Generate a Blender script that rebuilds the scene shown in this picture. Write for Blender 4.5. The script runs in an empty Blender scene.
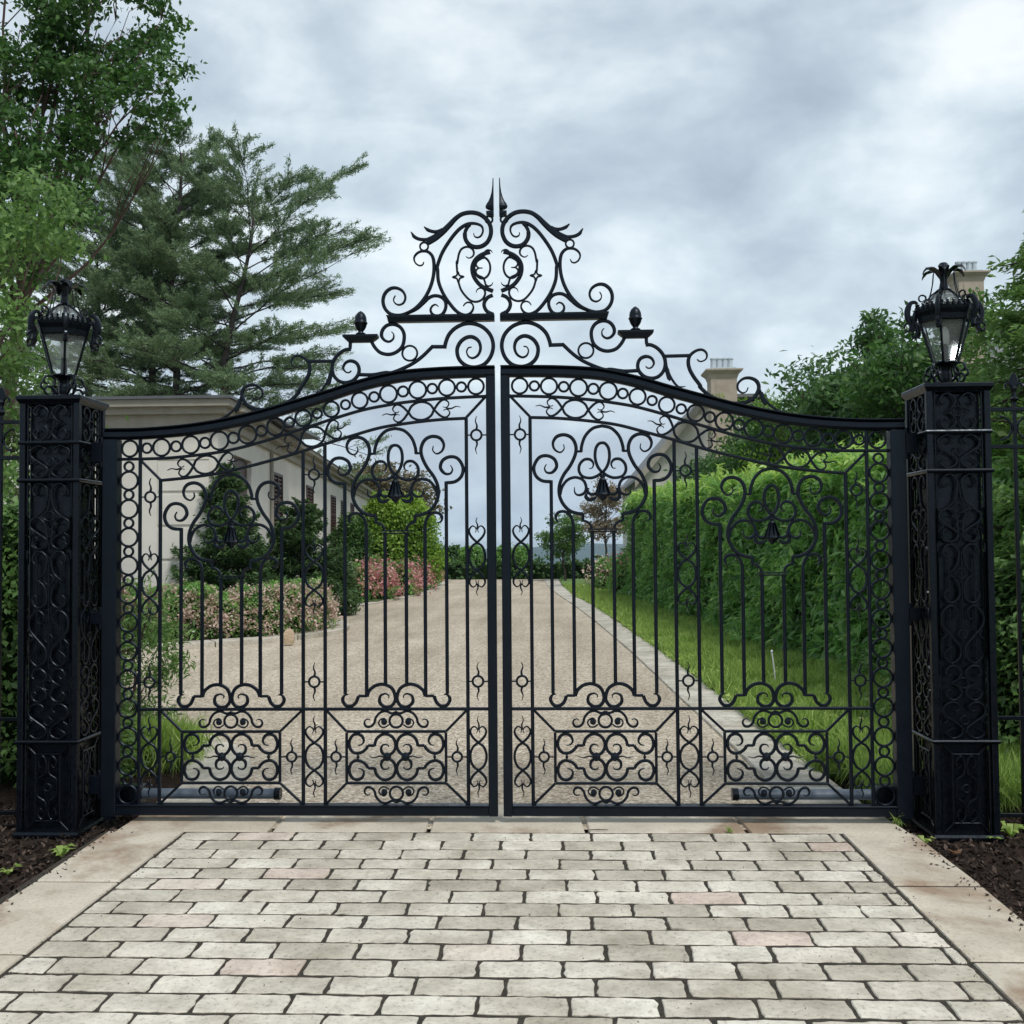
import bpy, math, random
import numpy as np
from mathutils import Vector, Matrix
random.seed(7); rng = np.random.default_rng(11)
S = bpy.context.scene; COL = S.collection
PI = math.pi

# ------------------------------------------------------------------ camera
CX, CD, CH, YAW, PITCH, ROLL, FOC = 0.312, 6.0, 1.5984, 0.0390, 0.0342, -0.0079, 1024.0
F_ = np.array([-math.sin(YAW)*math.cos(PITCH), math.cos(YAW)*math.cos(PITCH), math.sin(PITCH)])
R0 = np.array([math.cos(YAW), math.sin(YAW), 0.0]); U0 = np.cross(R0, F_)
R_ = R0*math.cos(ROLL)+U0*math.sin(ROLL); U_ = -R0*math.sin(ROLL)+U0*math.cos(ROLL)
C_ = np.array([CX, -CD, CH])
cam = bpy.data.cameras.new("camera"); co = bpy.data.objects.new("camera", cam); COL.objects.link(co)
cam.sensor_width = 36; cam.lens = 36; cam.clip_end = 20000; cam.clip_start = 0.05
co.matrix_world = Matrix(((R_[0],U_[0],-F_[0],C_[0]),(R_[1],U_[1],-F_[1],C_[1]),(R_[2],U_[2],-F_[2],C_[2]),(0,0,0,1)))
S.camera = co

def ray(px, py): return F_+R_*(px-512)/FOC-U_*(py-512)/FOC
def at(px, py, y=None, z=None):
    d = ray(px, py); t = (y-C_[1])/d[1] if y is not None else (z-C_[2])/d[2]
    return C_+d*t
def gp(px, py):                      # a point of the gate's plane measured in the photo -> (x, z)
    p = at(px, py, y=0.0); return (p[0], p[2])
def Z(ox, oy, s): return lambda pts: [gp(ox+a/s, oy+b/s) for a, b in pts]

# ------------------------------------------------------------------ materials
def mat(name): 
    m = bpy.data.materials.new(name); m.use_nodes = True
    return m, m.node_tree.nodes, m.node_tree.links, m.node_tree.nodes['Principled BSDF']
def ramp(n, stops, interp='LINEAR'):
    r = n.new('ShaderNodeValToRGB'); e = r.color_ramp.elements; r.color_ramp.interpolation = interp
    while len(e) < len(stops): e.new(0.5)
    for k, (p, c) in enumerate(stops): e[k].position = p; e[k].color = (*c, 1) if len(c) == 3 else c
    return r
def noise(n, l, scale, detail=4, rough=.55, vec=None, dist=0):
    t = n.new('ShaderNodeTexNoise'); t.inputs['Scale'].default_value = scale; t.inputs['Detail'].default_value = detail
    t.inputs['Roughness'].default_value = rough; t.inputs['Distortion'].default_value = dist
    if vec: l.new(vec, t.inputs['Vector'])
    return t
def objco(n):
    t = n.new('ShaderNodeTexCoord'); return t.outputs['Object']
def mixc(n, l, a, b, f, mode='MIX'):
    m = n.new('ShaderNodeMix'); m.data_type = 'RGBA'; m.blend_type = mode
    for k, v in ((6, a), (7, b), (0, f)):
        if hasattr(v, 'is_linked') or hasattr(v, 'links'): l.new(v, m.inputs[k])
        elif k == 0: m.inputs[0].default_value = v
        else: m.inputs[k].default_value = (*v, 1)
    return m.outputs[2]
def bump(n, l, b, h, strength=.4, dist=.01):
    u = n.new('ShaderNodeBump'); u.inputs['Strength'].default_value = strength; u.inputs['Distance'].default_value = dist
    l.new(h, u.inputs['Height']); l.new(u.outputs[0], b.inputs['Normal'])

def m_plain(name, c, rough=.5, c2=None, scale=6, bs=0, bd=.01, spec=.5, bscale=None):
    m, n, l, b = mat(name); v = objco(n)
    t = noise(n, l, scale, 6, .6, v)
    r = ramp(n, [(.3, c), (.7, c2 or c)]); l.new(t.outputs['Fac'], r.inputs[0]); l.new(r.outputs[0], b.inputs['Base Color'])
    b.inputs['Roughness'].default_value = rough; b.inputs['Specular IOR Level'].default_value = spec
    if bs:
        t2 = noise(n, l, bscale or scale*4, 6, .65, v); bump(n, l, b, t2.outputs['Fac'], bs, bd)
    return m
def m_leaf(name, dark, light, trans=.3, rough=.5, third=None):
    m, n, l, b = mat(name)
    a = n.new('ShaderNodeAttribute'); a.attribute_name = 'tint'
    st = [(0, dark), (.75, light)]; 
    if third: st = [(0, dark), (.6, light), (1, third)]
    r = ramp(n, st); l.new(a.outputs['Fac'], r.inputs[0]); l.new(r.outputs[0], b.inputs['Base Color'])
    b.inputs['Roughness'].default_value = rough; b.inputs['Specular IOR Level'].default_value = .35
    tr = n.new('ShaderNodeBsdfTranslucent'); br = n.new('ShaderNodeHueSaturation'); br.inputs['Value'].default_value = 1.5
    br.inputs['Saturation'].default_value = 1.1
    l.new(r.outputs[0], br.inputs['Color']); l.new(br.outputs[0], tr.inputs['Color'])
    mx = n.new('ShaderNodeMixShader'); mx.inputs[0].default_value = trans
    l.new(b.outputs[0], mx.inputs[1]); l.new(tr.outputs[0], mx.inputs[2])
    l.new(mx.outputs[0], n['Material Output'].inputs['Surface'])
    return m

def m_iron(name, base, base2, rough=.38):
    m, n, l, b = mat(name); v = objco(n)
    t = noise(n, l, 9, 5, .6, v); r = ramp(n, [(.35, base), (.7, base2)]); l.new(t.outputs['Fac'], r.inputs[0])
    l.new(r.outputs[0], b.inputs['Base Color'])
    r2 = ramp(n, [(.3, (rough-.08,)*3), (.75, (rough+.14,)*3)]); t2 = noise(n, l, 35, 4, .6, v)
    l.new(t2.outputs['Fac'], r2.inputs[0]); l.new(r2.outputs[0], b.inputs['Roughness'])
    b.inputs['Specular IOR Level'].default_value = .30; b.inputs['Specular Tint'].default_value = (.72, .86, 1, 1)
    bump(n, l, b, t2.outputs['Fac'], .15, .002)
    return m
IRON = m_iron('painted_iron', (.0016, .0028, .0062), (.0034, .0052, .0098), .36)
IRON2 = m_iron('cast_iron', (.0014, .0019, .0038), (.0032, .0040, .0066), .30)

def m_stone(name, cols, att='tint', pits=True):
    m, n, l, b = mat(name); v = objco(n)
    a = n.new('ShaderNodeAttribute'); a.attribute_name = att
    r = ramp(n, cols); l.new(a.outputs['Fac'], r.inputs[0])
    t = noise(n, l, 7, 7, .65, v); t3 = noise(n, l, 45, 6, .7, v); t4 = noise(n, l, 2.1, 4, .6, v)
    mr = ramp(n, [(.32, (.66, .64, .60)), (.62, (1.12, 1.11, 1.08))]); l.new(t.outputs['Fac'], mr.inputs[0])
    c = mixc(n, l, r.outputs[0], mr.outputs[0], .75, 'MULTIPLY')
    mr2 = ramp(n, [(.30, (.36, .34, .31)), (.45, (1, 1, 1)), (.75, (1.2, 1.19, 1.16))]); l.new(t3.outputs['Fac'], mr2.inputs[0])
    c = mixc(n, l, c, mr2.outputs[0], .8, 'MULTIPLY')
    mr3 = ramp(n, [(.36, (.74, .71, .66)), (.5, (.98, .97, .95)), (.64, (1.10, 1.10, 1.09))]); l.new(t4.outputs['Fac'], mr3.inputs[0])
    c = mixc(n, l, c, mr3.outputs[0], .8, 'MULTIPLY')
    l.new(c, b.inputs['Base Color']); b.inputs['Roughness'].default_value = .85; b.inputs['Specular IOR Level'].default_value = .3
    ad = n.new('ShaderNodeMath'); ad.operation = 'ADD'; l.new(t.outputs['Fac'], ad.inputs[0]); l.new(t3.outputs['Fac'], ad.inputs[1])
    bump(n, l, b, ad.outputs[0], .55, .008)
    return m
PAVER = m_stone('paver_stone', [(0, (.48, .445, .38)), (.45, (.60, .565, .495)), (.78, (.68, .645, .575)), (.88, (.62, .54, .48)), (1, (.59, .48, .425))])

def m_slab():
    m, n, l, b = mat('limestone_slab'); v = objco(n)
    a = n.new('ShaderNodeAttribute'); a.attribute_name = 'tint'
    r = ramp(n, [(0, (.49, .42, .335)), (.5, (.57, .51, .42)), (1, (.61, .555, .465))]); l.new(a.outputs['Fac'], r.inputs[0])
    t = noise(n, l, 3.0, 6, .6, v); t3 = noise(n, l, 60, 6, .7, v); t2 = noise(n, l, 1.1, 5, .65, v, .4)
    st = ramp(n, [(.50, (0, 0, 0)), (.64, (1, 1, 1))]); l.new(t2.outputs['Fac'], st.inputs[0])
    c = mixc(n, l, r.outputs[0], (.34, .25, .18), st.outputs[0])
    mr = ramp(n, [(.3, (.78, .77, .74)), (.65, (1.1, 1.1, 1.08))]); l.new(t.outputs['Fac'], mr.inputs[0])
    c = mixc(n, l, c, mr.outputs[0], .8, 'MULTIPLY')
    mr2 = ramp(n, [(.30, (.6, .57, .54)), (.5, (1, 1, 1))]); l.new(t3.outputs['Fac'], mr2.inputs[0])
    c = mixc(n, l, c, mr2.outputs[0], .7, 'MULTIPLY')
    l.new(c, b.inputs['Base Color']); b.inputs['Roughness'].default_value = .8; b.inputs['Specular IOR Level'].default_value = .3
    bump(n, l, b, t3.outputs['Fac'], .35, .004)
    return m
SLAB = m_slab()

def m_gravel():
    m, n, l, b = mat('exposed_aggregate'); v = objco(n)
    vo = n.new('ShaderNodeTexVoronoi'); vo.inputs['Scale'].default_value = 55; l.new(v, vo.inputs['Vector'])
    r = ramp(n, [(0, (.23, .185, .14)), (.4, (.42, .36, .285)), (.75, (.53, .46, .37)), (1, (.70, .64, .55))])
    sx = n.new('ShaderNodeSeparateColor'); l.new(vo.outputs['Color'], sx.inputs[0]); l.new(sx.outputs[0], r.inputs[0])
    t = noise(n, l, .35, 5, .6, v); mr = ramp(n, [(.3, (.86, .85, .83)), (.7, (1.14, 1.14, 1.13))]); l.new(t.outputs['Fac'], mr.inputs[0])
    c = mixc(n, l, r.outputs[0], mr.outputs[0], 1.0, 'MULTIPLY')
    mpg = n.new('ShaderNodeMapping'); mpg.inputs['Scale'].default_value = (1.6, .12, 1); l.new(v, mpg.inputs[0]); t5 = noise(n, l, 1.0, 6, .65, mpg.outputs[0], .3); mr5 = ramp(n, [(.33, (.80, .78, .75)), (.66, (1.12, 1.12, 1.12))]); l.new(t5.outputs['Fac'], mr5.inputs[0])
    c = mixc(n, l, c, mr5.outputs[0], 1.0, 'MULTIPLY')
    l.new(c, b.inputs['Base Color']); b.inputs['Roughness'].default_value = .9; b.inputs['Specular IOR Level'].default_value = .25
    bump(n, l, b, vo.outputs['Distance'], .5, .004)
    return m
GRAVEL = m_gravel()
JOINT = m_plain('joint_soil', (.03, .026, .021), .95, (.075, .065, .052), 30, .8, .006, .2)
MULCH = m_plain('mulch', (.018, .012, .009), .95, (.05, .033, .024), 18, 1, .03, .15, 40)
SOIL = m_plain('soil', (.03, .022, .016), .95, (.06, .045, .03), 5, .6, .02, .15)
TURF = m_plain('turf', (.10, .17, .05), .9, (.16, .25, .08), 3, .6, .03, .2)
GROUND = m_plain('ground_green', (.04, .08, .02), .95, (.08, .12, .035), .4, .3, .03, .15)
CURB = m_stone('kerb_stone', [(0, (.44, .42, .37)), (1, (.56, .53, .48))])
STUCCO = m_plain('stucco', (.60, .575, .52), .85, (.68, .655, .60), 1.4, .25, .004, .25, 60)
SANDST = m_plain('sandstone', (.33, .27, .21), .85, (.42, .36, .29), 2.2, .3, .01, .25, 30)
TRIMST = m_plain('shaded_trim_stone', (.27, .25, .21), .8, (.34, .32, .275), 3, .2, .006, .25, 30)  # darkened so the colour carries the shadow on the pavilion frieze
SLATE = m_plain('slate_roof', (.11, .115, .12), .6, (.20, .20, .20), 4, .5, .03, .4, 9)
LEAD = m_plain('roof_lead', (.05, .055, .06), .5, (.08, .085, .09), 3)
SHUT = m_plain('shutter_paint', (.045, .014, .012), .5, (.06, .02, .017), 6)
PLATE = m_plain('window_glass', (.015, .018, .022), .08, None, 3, spec=.8)
BARK = m_plain('bark', (.045, .037, .032), .9, (.10, .085, .07), 12, .9, .03, .2, 22)
BARK2 = m_plain('pine_bark', (.035, .03, .03), .9, (.075, .065, .06), 6, .9, .05, .2, 14)
TWIG = m_plain('twig_bark', (.09, .05, .045), .85, (.13, .08, .07), 12)
ZINC = m_plain('galvanised', (.30, .33, .37), .4, (.4, .43, .46), 12, spec=.6)
TUBE = m_plain('grey_tube', (.085, .115, .155), .4, (.12, .15, .19), 8, spec=.6)
ROCK = m_plain('tan_rock', (.40, .30, .20), .9, (.56, .44, .31), 6, .8, .03)
STAKE = m_plain('white_stake', (.7, .72, .74), .5, (.8, .8, .8), 6)
TERRA = m_plain('chimney_pot', (.42, .47, .50), .5, (.50, .55, .58), 6)

LF_MAPLE = m_leaf('leaf_broad', (.022, .062, .017), (.075, .16, .042), .36, .5, (.14, .24, .065))
LF_BRIGHT = m_leaf('leaf_bright', (.06, .13, .02), (.20, .34, .05), .38, .45, (.34, .47, .09))
LF_PINE = m_leaf('pine_needle', (.075, .130, .065), (.185, .265, .135), .32, .55, (.26, .34, .18))
LF_HEDGE = m_leaf('leaf_laurel', (.034, .115, .032), (.235, .43, .125), .40, .30, (.42, .58, .16))
LF_DARK = m_leaf('leaf_dark', (.022, .062, .022), (.085, .170, .055), .30, .5, (.13, .21, .07))
LF_YEW = m_leaf('leaf_yew', (.022, .052, .022), (.080, .150, .050), .25, .5, (.14, .23, .08))
LF_CEDAR = m_leaf('leaf_cedar', (.055, .11, .036), (.155, .265, .080), .33, .5, (.22, .34, .10))
LF_GRASS = m_leaf('grass_blade', (.13, .22, .050), (.34, .47, .12), .4, .5, (.52, .60, .22))
LF_PINK = m_leaf('petal_pink', (.38, .16, .16), (.56, .28, .28), .3, .6, (.66, .42, .40))
LF_PALE = m_leaf('petal_pale', (.46, .32, .26), (.60, .46, .40), .3, .6, (.68, .58, .50))
LF_PLUM = m_leaf('leaf_plum', (.10, .09, .06), (.27, .22, .15), .3, .5, (.45, .37, .30))
LF_BROWN = m_leaf('leaf_bronze', (.08, .09, .045), (.19, .16, .09), .3, .5, (.26, .20, .11))
LF_DRY = m_leaf('leaf_dry', (.20, .09, .04), (.32, .16, .08), .2, .7)
CHIP = m_leaf('mulch_chip', (.012, .009, .007), (.055, .035, .025), 0, .9, (.14, .10, .08))
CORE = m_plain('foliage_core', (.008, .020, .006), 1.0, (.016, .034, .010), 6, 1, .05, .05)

# ------------------------------------------------------------------ mesh helpers
class MB:
    def __init__(s): s.v = []; s.f = []; s.t = None
    def add(s, vs, fs):
        o = len(s.v); s.v.extend([tuple(map(float, q)) for q in vs]); s.f.extend([tuple(i+o for i in q) for q in fs]); return s
    def box(s, x0, x1, y0, y1, z0, z1):
        vs = [(x, y, z) for z in (z0, z1) for y in (y0, y1) for x in (x0, x1)]
        return s.add(vs, [(0,2,3,1),(4,5,7,6),(0,1,5,4),(1,3,7,5),(3,2,6,7),(2,0,4,6)])
    def cbox(s, x0, x1, y0, y1, z0, z1, c=.004):     # box with chamfered vertical and top edges
        def loop(x0, x1, y0, y1, z):
            return [(x0+c,y0,z),(x1-c,y0,z),(x1,y0+c,z),(x1,y1-c,z),(x1-c,y1,z),(x0+c,y1,z),(x0,y1-c,z),(x0,y0+c,z)]
        rings = [loop(x0+c,x1-c,y0+c,y1-c,z0), loop(x0,x1,y0,y1,z0+c), loop(x0,x1,y0,y1,z1-c), loop(x0+c,x1-c,y0+c,y1-c,z1)]
        return s.rings(rings)
    def rings(s, rings, closed=False, caps=True):
        n = len(rings[0]); vs = [p for r in rings for p in r]; fs = []
        m = len(rings)
        for k in range(m if closed else m-1):
            a = k*n; b = ((k+1) % m)*n
            for j in range(n):
                j2 = (j+1) % n; fs.append((a+j, a+j2, b+j2, b+j))
        if caps and not closed:
            fs.append(tuple(range(n-1, -1, -1))); fs.append(tuple((m-1)*n+j for j in range(n)))
        return s.add(vs, fs)
    def lathe(s, prof, cx=0, cy=0, n=14, sx=1, sy=1, rot=0):
        rings = [[(cx+sx*r*math.cos(rot+2*PI*k/n), cy+sy*r*math.sin(rot+2*PI*k/n), z) for k in range(n)] for r, z in prof]
        return s.rings(rings)
    def tube(s, pts, rad, n=6):
        pts = [np.array(p, float) for p in pts]; m = len(pts); rings = []
        up = np.array([.3, .2, .93])
        for k in range(m):
            t = pts[min(k+1, m-1)]-pts[max(k-1, 0)]; t = t/(np.linalg.norm(t)+1e-9)
            a = np.cross(t, up); 
            if np.linalg.norm(a) < .1: a = np.cross(t, [1, 0, 0])
            a /= np.linalg.norm(a); b = np.cross(t, a); r = rad[k] if hasattr(rad, '__len__') else rad
            rings.append([tuple(pts[k]+r*(a*math.cos(2*PI*j/n)+b*math.sin(2*PI*j/n))) for j in range(n)])
        return s.rings(rings)
    def strip(s, pts, w=.018, d=.014, tf=None, closed=False, tip=(0, 0), wf=None):
        """flat iron bar swept along (u, z) points of a plane; tf maps (u, z, depth) to space"""
        tf = tf or (lambda u, z, q: (u, q, z))
        P = np.array(pts, float); m = len(P)
        if closed: T = np.roll(P, -1, 0)-np.roll(P, 1, 0)
        else:
            T = np.zeros_like(P); T[1:-1] = P[2:]-P[:-2]; T[0] = P[1]-P[0]; T[-1] = P[-1]-P[-2]
            for k in range(1, m-1):
                a = P[k]-P[k-1]; b = P[k+1]-P[k]; a /= np.linalg.norm(a)+1e-9; b /= np.linalg.norm(b)+1e-9
                T[k] = a+b
                if np.linalg.norm(T[k]) < .2: T[k] = b
        T /= (np.linalg.norm(T, axis=1)[:, None]+1e-9)
        L = np.concatenate([[0], np.cumsum(np.linalg.norm(np.diff(P, axis=0), axis=1))]); L /= L[-1]+1e-9
        rings = []
        for k in range(m):
            ww = w
            if wf: ww = w*wf(L[k])
            else:
                if tip[0] and L[k] < .22: ww = w*(.25+.75*L[k]/.22)
                if tip[1] and L[k] > .78: ww = w*(.25+.75*(1-L[k])/.22)
            mit = 1.0
            if 0 < k < m-1 and not closed:
                a = P[k]-P[k-1]; a /= np.linalg.norm(a)+1e-9; mit = 1/max(.6, abs(a@T[k]))
            N = np.array([-T[k][1], T[k][0]])*mit
            c = .28*min(ww, d); h = ww/2; e = d/2
            cs = [(h-c,-e),(h,-e+c),(h,e-c),(h-c,e),(-h+c,e),(-h,e-c),(-h,-e+c),(-h+c,-e)]
            rings.append([tf(P[k][0]+N[0]*a_, P[k][1]+N[1]*a_, b_) for a_, b_ in cs])
        return s.rings(rings, closed)
    def build(s, name, m, parent=None, smooth=False, tint=None):
        me = bpy.data.meshes.new(name); me.from_pydata(s.v, [], s.f); me.materials.append(m)
        if smooth: me.polygons.foreach_set('use_smooth', [True]*len(me.polygons))
        if tint is not None:
            a = me.attributes.new('tint', 'FLOAT', 'FACE'); a.data.foreach_set('value', tint)
        me.update(); o = bpy.data.objects.new(name, me); COL.objects.link(o)
        if parent: o.parent = parent
        return o

def catmull(pts, n=6, closed=False):
    P = [np.array(p, float) for p in pts]; out = []
    m = len(P)
    for k in range(m if closed else m-1):
        if closed: a, b, c, d = P[k-1], P[k], P[(k+1) % m], P[(k+2) % m]
        else: a, b, c, d = P[max(k-1, 0)], P[k], P[k+1], P[min(k+2, m-1)]
        for j in range(n):
            t = j/n; out.append(.5*((2*b)+(-a+c)*t+(2*a-5*b+4*c-d)*t*t+(-a+3*b-3*c+d)*t**3))
    if not closed: out.append(P[-1])
    return out
def arc(cx, cz, r, a0, a1, n=18, r1=None, sx=1):
    r1 = r if r1 is None else r1
    return [(cx+sx*(r+(r1-r)*t)*math.cos(math.radians(a0+(a1-a0)*t)), cz+(r+(r1-r)*t)*math.sin(math.radians(a0+(a1-a0)*t))) for t in [k/n for k in range(n+1)]]
def ringmesh(mb, c, r, w=.012, d=.014, n=28, tf=None):
    return mb.strip([(c[0]+r*math.cos(2*PI*k/n), c[1]+r*math.sin(2*PI*k/n)) for k in range(n)], w, d, tf, closed=True)

def empty(name, loc=(0, 0, 0), parent=None):
    o = bpy.data.objects.new(name, None); COL.objects.link(o); o.location = loc; o.empty_display_size = .2
    if parent: o.parent = parent
    return o
def tag(o, label=None, cat=None, group=None, kind=None):
    if label: o['label'] = label
    if cat: o['category'] = cat
    if group: o['group'] = group
    if kind: o['kind'] = kind
    return o
def struct(name, mb, m, label=None, tint=None, smooth=False):
    o = mb.build(name, m, tint=tint, smooth=smooth); tag(o, label, name.replace('_', ' ') if label else None, kind='structure'); return o

# fast quad cloud: leaves
def leafmesh(name, P, L, W, m, parent=None, up=.35, axis=None, ajit=.8, tint=None, out=None, bend=.18, local=None):
    n = len(P); P = np.asarray(P, float)
    A = rng.normal(size=(n, 3))
    if axis is not None: A = np.asarray(axis, float)+A*ajit*.5
    A /= np.linalg.norm(A, axis=1)[:, None]
    N = rng.normal(size=(n, 3)); N[:, 2] = np.abs(N[:, 2])+up*2
    if out is not None: N += np.asarray(out)*1.3
    B = np.cross(N, A); B /= np.linalg.norm(B, axis=1)[:, None]+1e-9
    N = np.cross(A, B)
    sc = (.7+.6*rng.random(n))[:, None]
    L_ = L*sc; W_ = W*sc
    V = np.empty((n, 4, 3))
    V[:, 0] = P-A*L_/2-N*bend*L_*.5; V[:, 1] = P+B*W_/2; V[:, 2] = P+A*L_/2-N*bend*L_*.5; V[:, 3] = P-B*W_/2
    me = bpy.data.meshes.new(name); me.vertices.add(4*n); me.vertices.foreach_set('co', V.reshape(-1))
    me.loops.add(4*n); me.loops.foreach_set('vertex_index', np.arange(4*n, dtype=np.int32))
    me.polygons.add(n); me.polygons.foreach_set('loop_start', np.arange(0, 4*n, 4, dtype=np.int32))
    try: me.polygons.foreach_set('loop_total', np.full(n, 4, dtype=np.int32))
    except Exception: pass
    if tint is None: tint = rng.random(n)*.8
    a = me.attributes.new('tint', 'FLOAT', 'FACE'); a.data.foreach_set('value', np.clip(tint, 0, 1).astype(np.float32))
    me.materials.append(m); me.update(calc_edges=True); me.validate()
    o = bpy.data.objects.new(name, me); COL.objects.link(o)
    if parent: o.parent = parent
    return o
def unit(n):
    d = rng.normal(size=(n, 3)); return d/np.linalg.norm(d, axis=1)[:, None]
def bumpy(d, k=3.0, seed=0):
    s = seed*1.7
    return (np.sin(d[:, 0]*k*2.1+s)+np.sin(d[:, 1]*k*2.7+s*2.3)+np.sin(d[:, 2]*k*2.4+s*.7+d[:, 0]*3))/3

# ------------------------------------------------------------------ world and light
w = bpy.data.worlds.new("World"); S.world = w; w.use_nodes = True
n = w.node_tree.nodes; l = w.node_tree.links; bg = n['Background']
SUN_EL, SUN_AZ = math.radians(54), math.radians(146)      # azimuth: the sun stands to the right, a little behind the camera
sky = n.new('ShaderNodeTexSky'); sky.sky_type = 'NISHITA'; sky.sun_disc = False; sky.sun_elevation = SUN_EL; sky.sun_rotation = SUN_AZ
sky.air_density = 1.2; sky.dust_density = 2
tc = n.new('ShaderNodeTexCoord'); sp = n.new('ShaderNodeSeparateXYZ'); l.new(tc.outputs['Generated'], sp.inputs[0])
def mth(op, a, b=None):
    q = n.new('ShaderNodeMath'); q.operation = op
    for k, v in enumerate((a, b)):
        if v is None: continue
        if isinstance(v, (int, float)): q.inputs[k].default_value = v
        else: l.new(v, q.inputs[k])
    return q.outputs[0]
zz = mth('ADD', mth('ABSOLUTE', sp.outputs[2]), .16)
cb = n.new('ShaderNodeCombineXYZ'); l.new(mth('DIVIDE', sp.outputs[0], zz), cb.inputs[0]); l.new(mth('DIVIDE', sp.outputs[1], zz), cb.inputs[1])
l.new(mth('MULTIPLY', sp.outputs[2], 1.5), cb.inputs[2])
c1 = noise(n, l, .95, 7, .52, cb.outputs[0], .25); c2 = noise(n, l, 2.6, 6, .55, cb.outputs[0], .3)
mp = n.new('ShaderNodeMapping'); mp.inputs['Location'].default_value = (1.3, 2.2, .4); mp.inputs['Scale'].default_value = (1, 1, 1.9); l.new(tc.outputs['Generated'], mp.inputs[0])
c1.inputs['Scale'].default_value = 3.0; c2.inputs['Scale'].default_value = 7.5
l.new(mp.outputs[0], c1.inputs['Vector']); l.new(mp.outputs[0], c2.inputs['Vector'])
cf = mth('ADD', mth('MULTIPLY', c1.outputs['Fac'], .66), mth('MULTIPLY', c2.outputs['Fac'], .34))
cr = ramp(n, [(.36, (.355, .42, .51)), (.45, (.44, .52, .61)), (.51, (.53, .62, .695)), (.56, (.64, .725, .79)), (.64, (.82, .87, .90))])
l.new(cf, cr.inputs[0])
el = ramp(n, [(0, (1.0, 1.04, 1.06)), (.03, (.95, 1.0, 1.05)), (.10, (1.16, 1.16, 1.14)), (.22, (1.1, 1.11, 1.1)), (.5, (1, 1, 1)), (1, (.98, .98, .98))]); l.new(sp.outputs[2], el.inputs[0])
cl = mixc(n, l, cr.outputs[0], el.outputs[0], 1.0, 'MULTIPLY')
ns = mixc(n, l, sky.outputs[0], (.1, .1, .1), 1.0, 'MULTIPLY')
fin = mixc(n, l, ns, cl, .95)
l.new(fin, bg.inputs['Color']); bg.inputs['Strength'].default_value = 1.0
sd = bpy.data.lights.new('sun', 'SUN'); sd.energy = 2.1; sd.angle = math.radians(13); sd.color = (1, .96, .90)
so = bpy.data.objects.new('sun', sd); COL.objects.link(so)
dv = Vector((math.sin(SUN_AZ)*math.cos(SUN_EL), math.cos(SUN_AZ)*math.cos(SUN_EL), math.sin(SUN_EL)))
so.rotation_euler = dv.to_track_quat('Z', 'Y').to_euler(); so.location = (0, 0, 30)
S.view_settings.view_transform = 'Standard'; S.view_settings.look = 'None'; S.view_settings.exposure = .2; S.view_settings.gamma = 1

# ------------------------------------------------------------------ terrain, water, far shore
mb = MB()
ys = [-60, 47, 60, 90, 140, 200, 300]; zs = [-.12, -.12, -.3, -8, -26, -40, -45]
rings = []
xs = np.linspace(-300, 300, 13)
vs = [(x, y, z) for y, z in zip(ys, zs) for x in xs]; fs = []
for a in range(len(ys)-1):
    for b in range(12): k = a*13+b; fs.append((k, k+1, k+14, k+13))
mb.add(vs, fs); struct('ground', mb, GROUND)
WATER = m_plain('river_water', (.06, .15, .22), .35, (.09, .18, .26), .01, .2, .3, .5, .3)
mb = MB(); mb.add([(-9000, 150, -40), (9000, 150, -40), (9000, 9000, -40), (-9000, 9000, -40)], [(0, 1, 2, 3)]); struct('river', mb, WATER)
HILL = m_plain('far_hills', (.04, .08, .085), 1, (.06, .105, .10), .006, spec=.1)
mb = MB(); vs = []; fs = []; NX, NY = 90, 10
for j in range(NY):
    for i in range(NX):
        x = -5200+10400*i/(NX-1); y = 2300+j*190
        h = (22*math.sin(x*.0021+1)+13*math.sin(x*.0057+.4)+6*math.sin(x*.017))*(j/(NY-1))
        vs.append((x, y, -41+(34+h*.6)*math.sin(min(1, j/6)*PI/2)+random.uniform(-1, 1)*(j > 0)))
for j in range(NY-1):
    for i in range(NX-1): k = j*NX+i; fs.append((k, k+1, k+NX+1, k+NX))
mb.add(vs, fs); struct('hills', mb, HILL, smooth=True)

# drive and courtyard
def poly(name, pts, z, m, label=None, depth=0, sub=False):
    mb = MB(); n_ = len(pts); mb.add([(x, y, z) for x, y in pts], [tuple(range(n_))])
    if depth: 
        for k in range(n_):
            a, b = pts[k], pts[(k+1) % n_]; mb.add([(a[0], a[1], z-depth), (b[0], b[1], z-depth), (b[0], b[1], z), (a[0], a[1], z)], [(0, 1, 2, 3)])
    return struct(name, mb, m, label)
right_in = [(1.76, .42), (1.74, 2), (1.69, 3.6), (1.64, 5), (1.5, 9.5), (1.22, 16), (.9, 22), (.55, 27.3), (.1, 36), (-.1, 44.5)]
right_out = [(2.2, .42), (2.17, 1.3), (2.12, 3), (2.09, 4.2), (2.0, 7.6), (1.9, 10.3), (1.66, 16), (1.38, 22), (1.0, 27.3), (.7, 36), (.6, 44.5)]
poly('driveway', [(-30, 4.05), (-16, 3.95), (-9, 3.75), (-4.45, 3.25), (-3.0, 2.7), (-2.3, 1.9), (-2.03, 1.15), (-1.97, -.1), (2.0, -.1), (2.0, 8), (1.6, 16), (.95, 27.3), (.4, 45), (-8, 45.5), (-30, 44)], -.012, GRAVEL)

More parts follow.
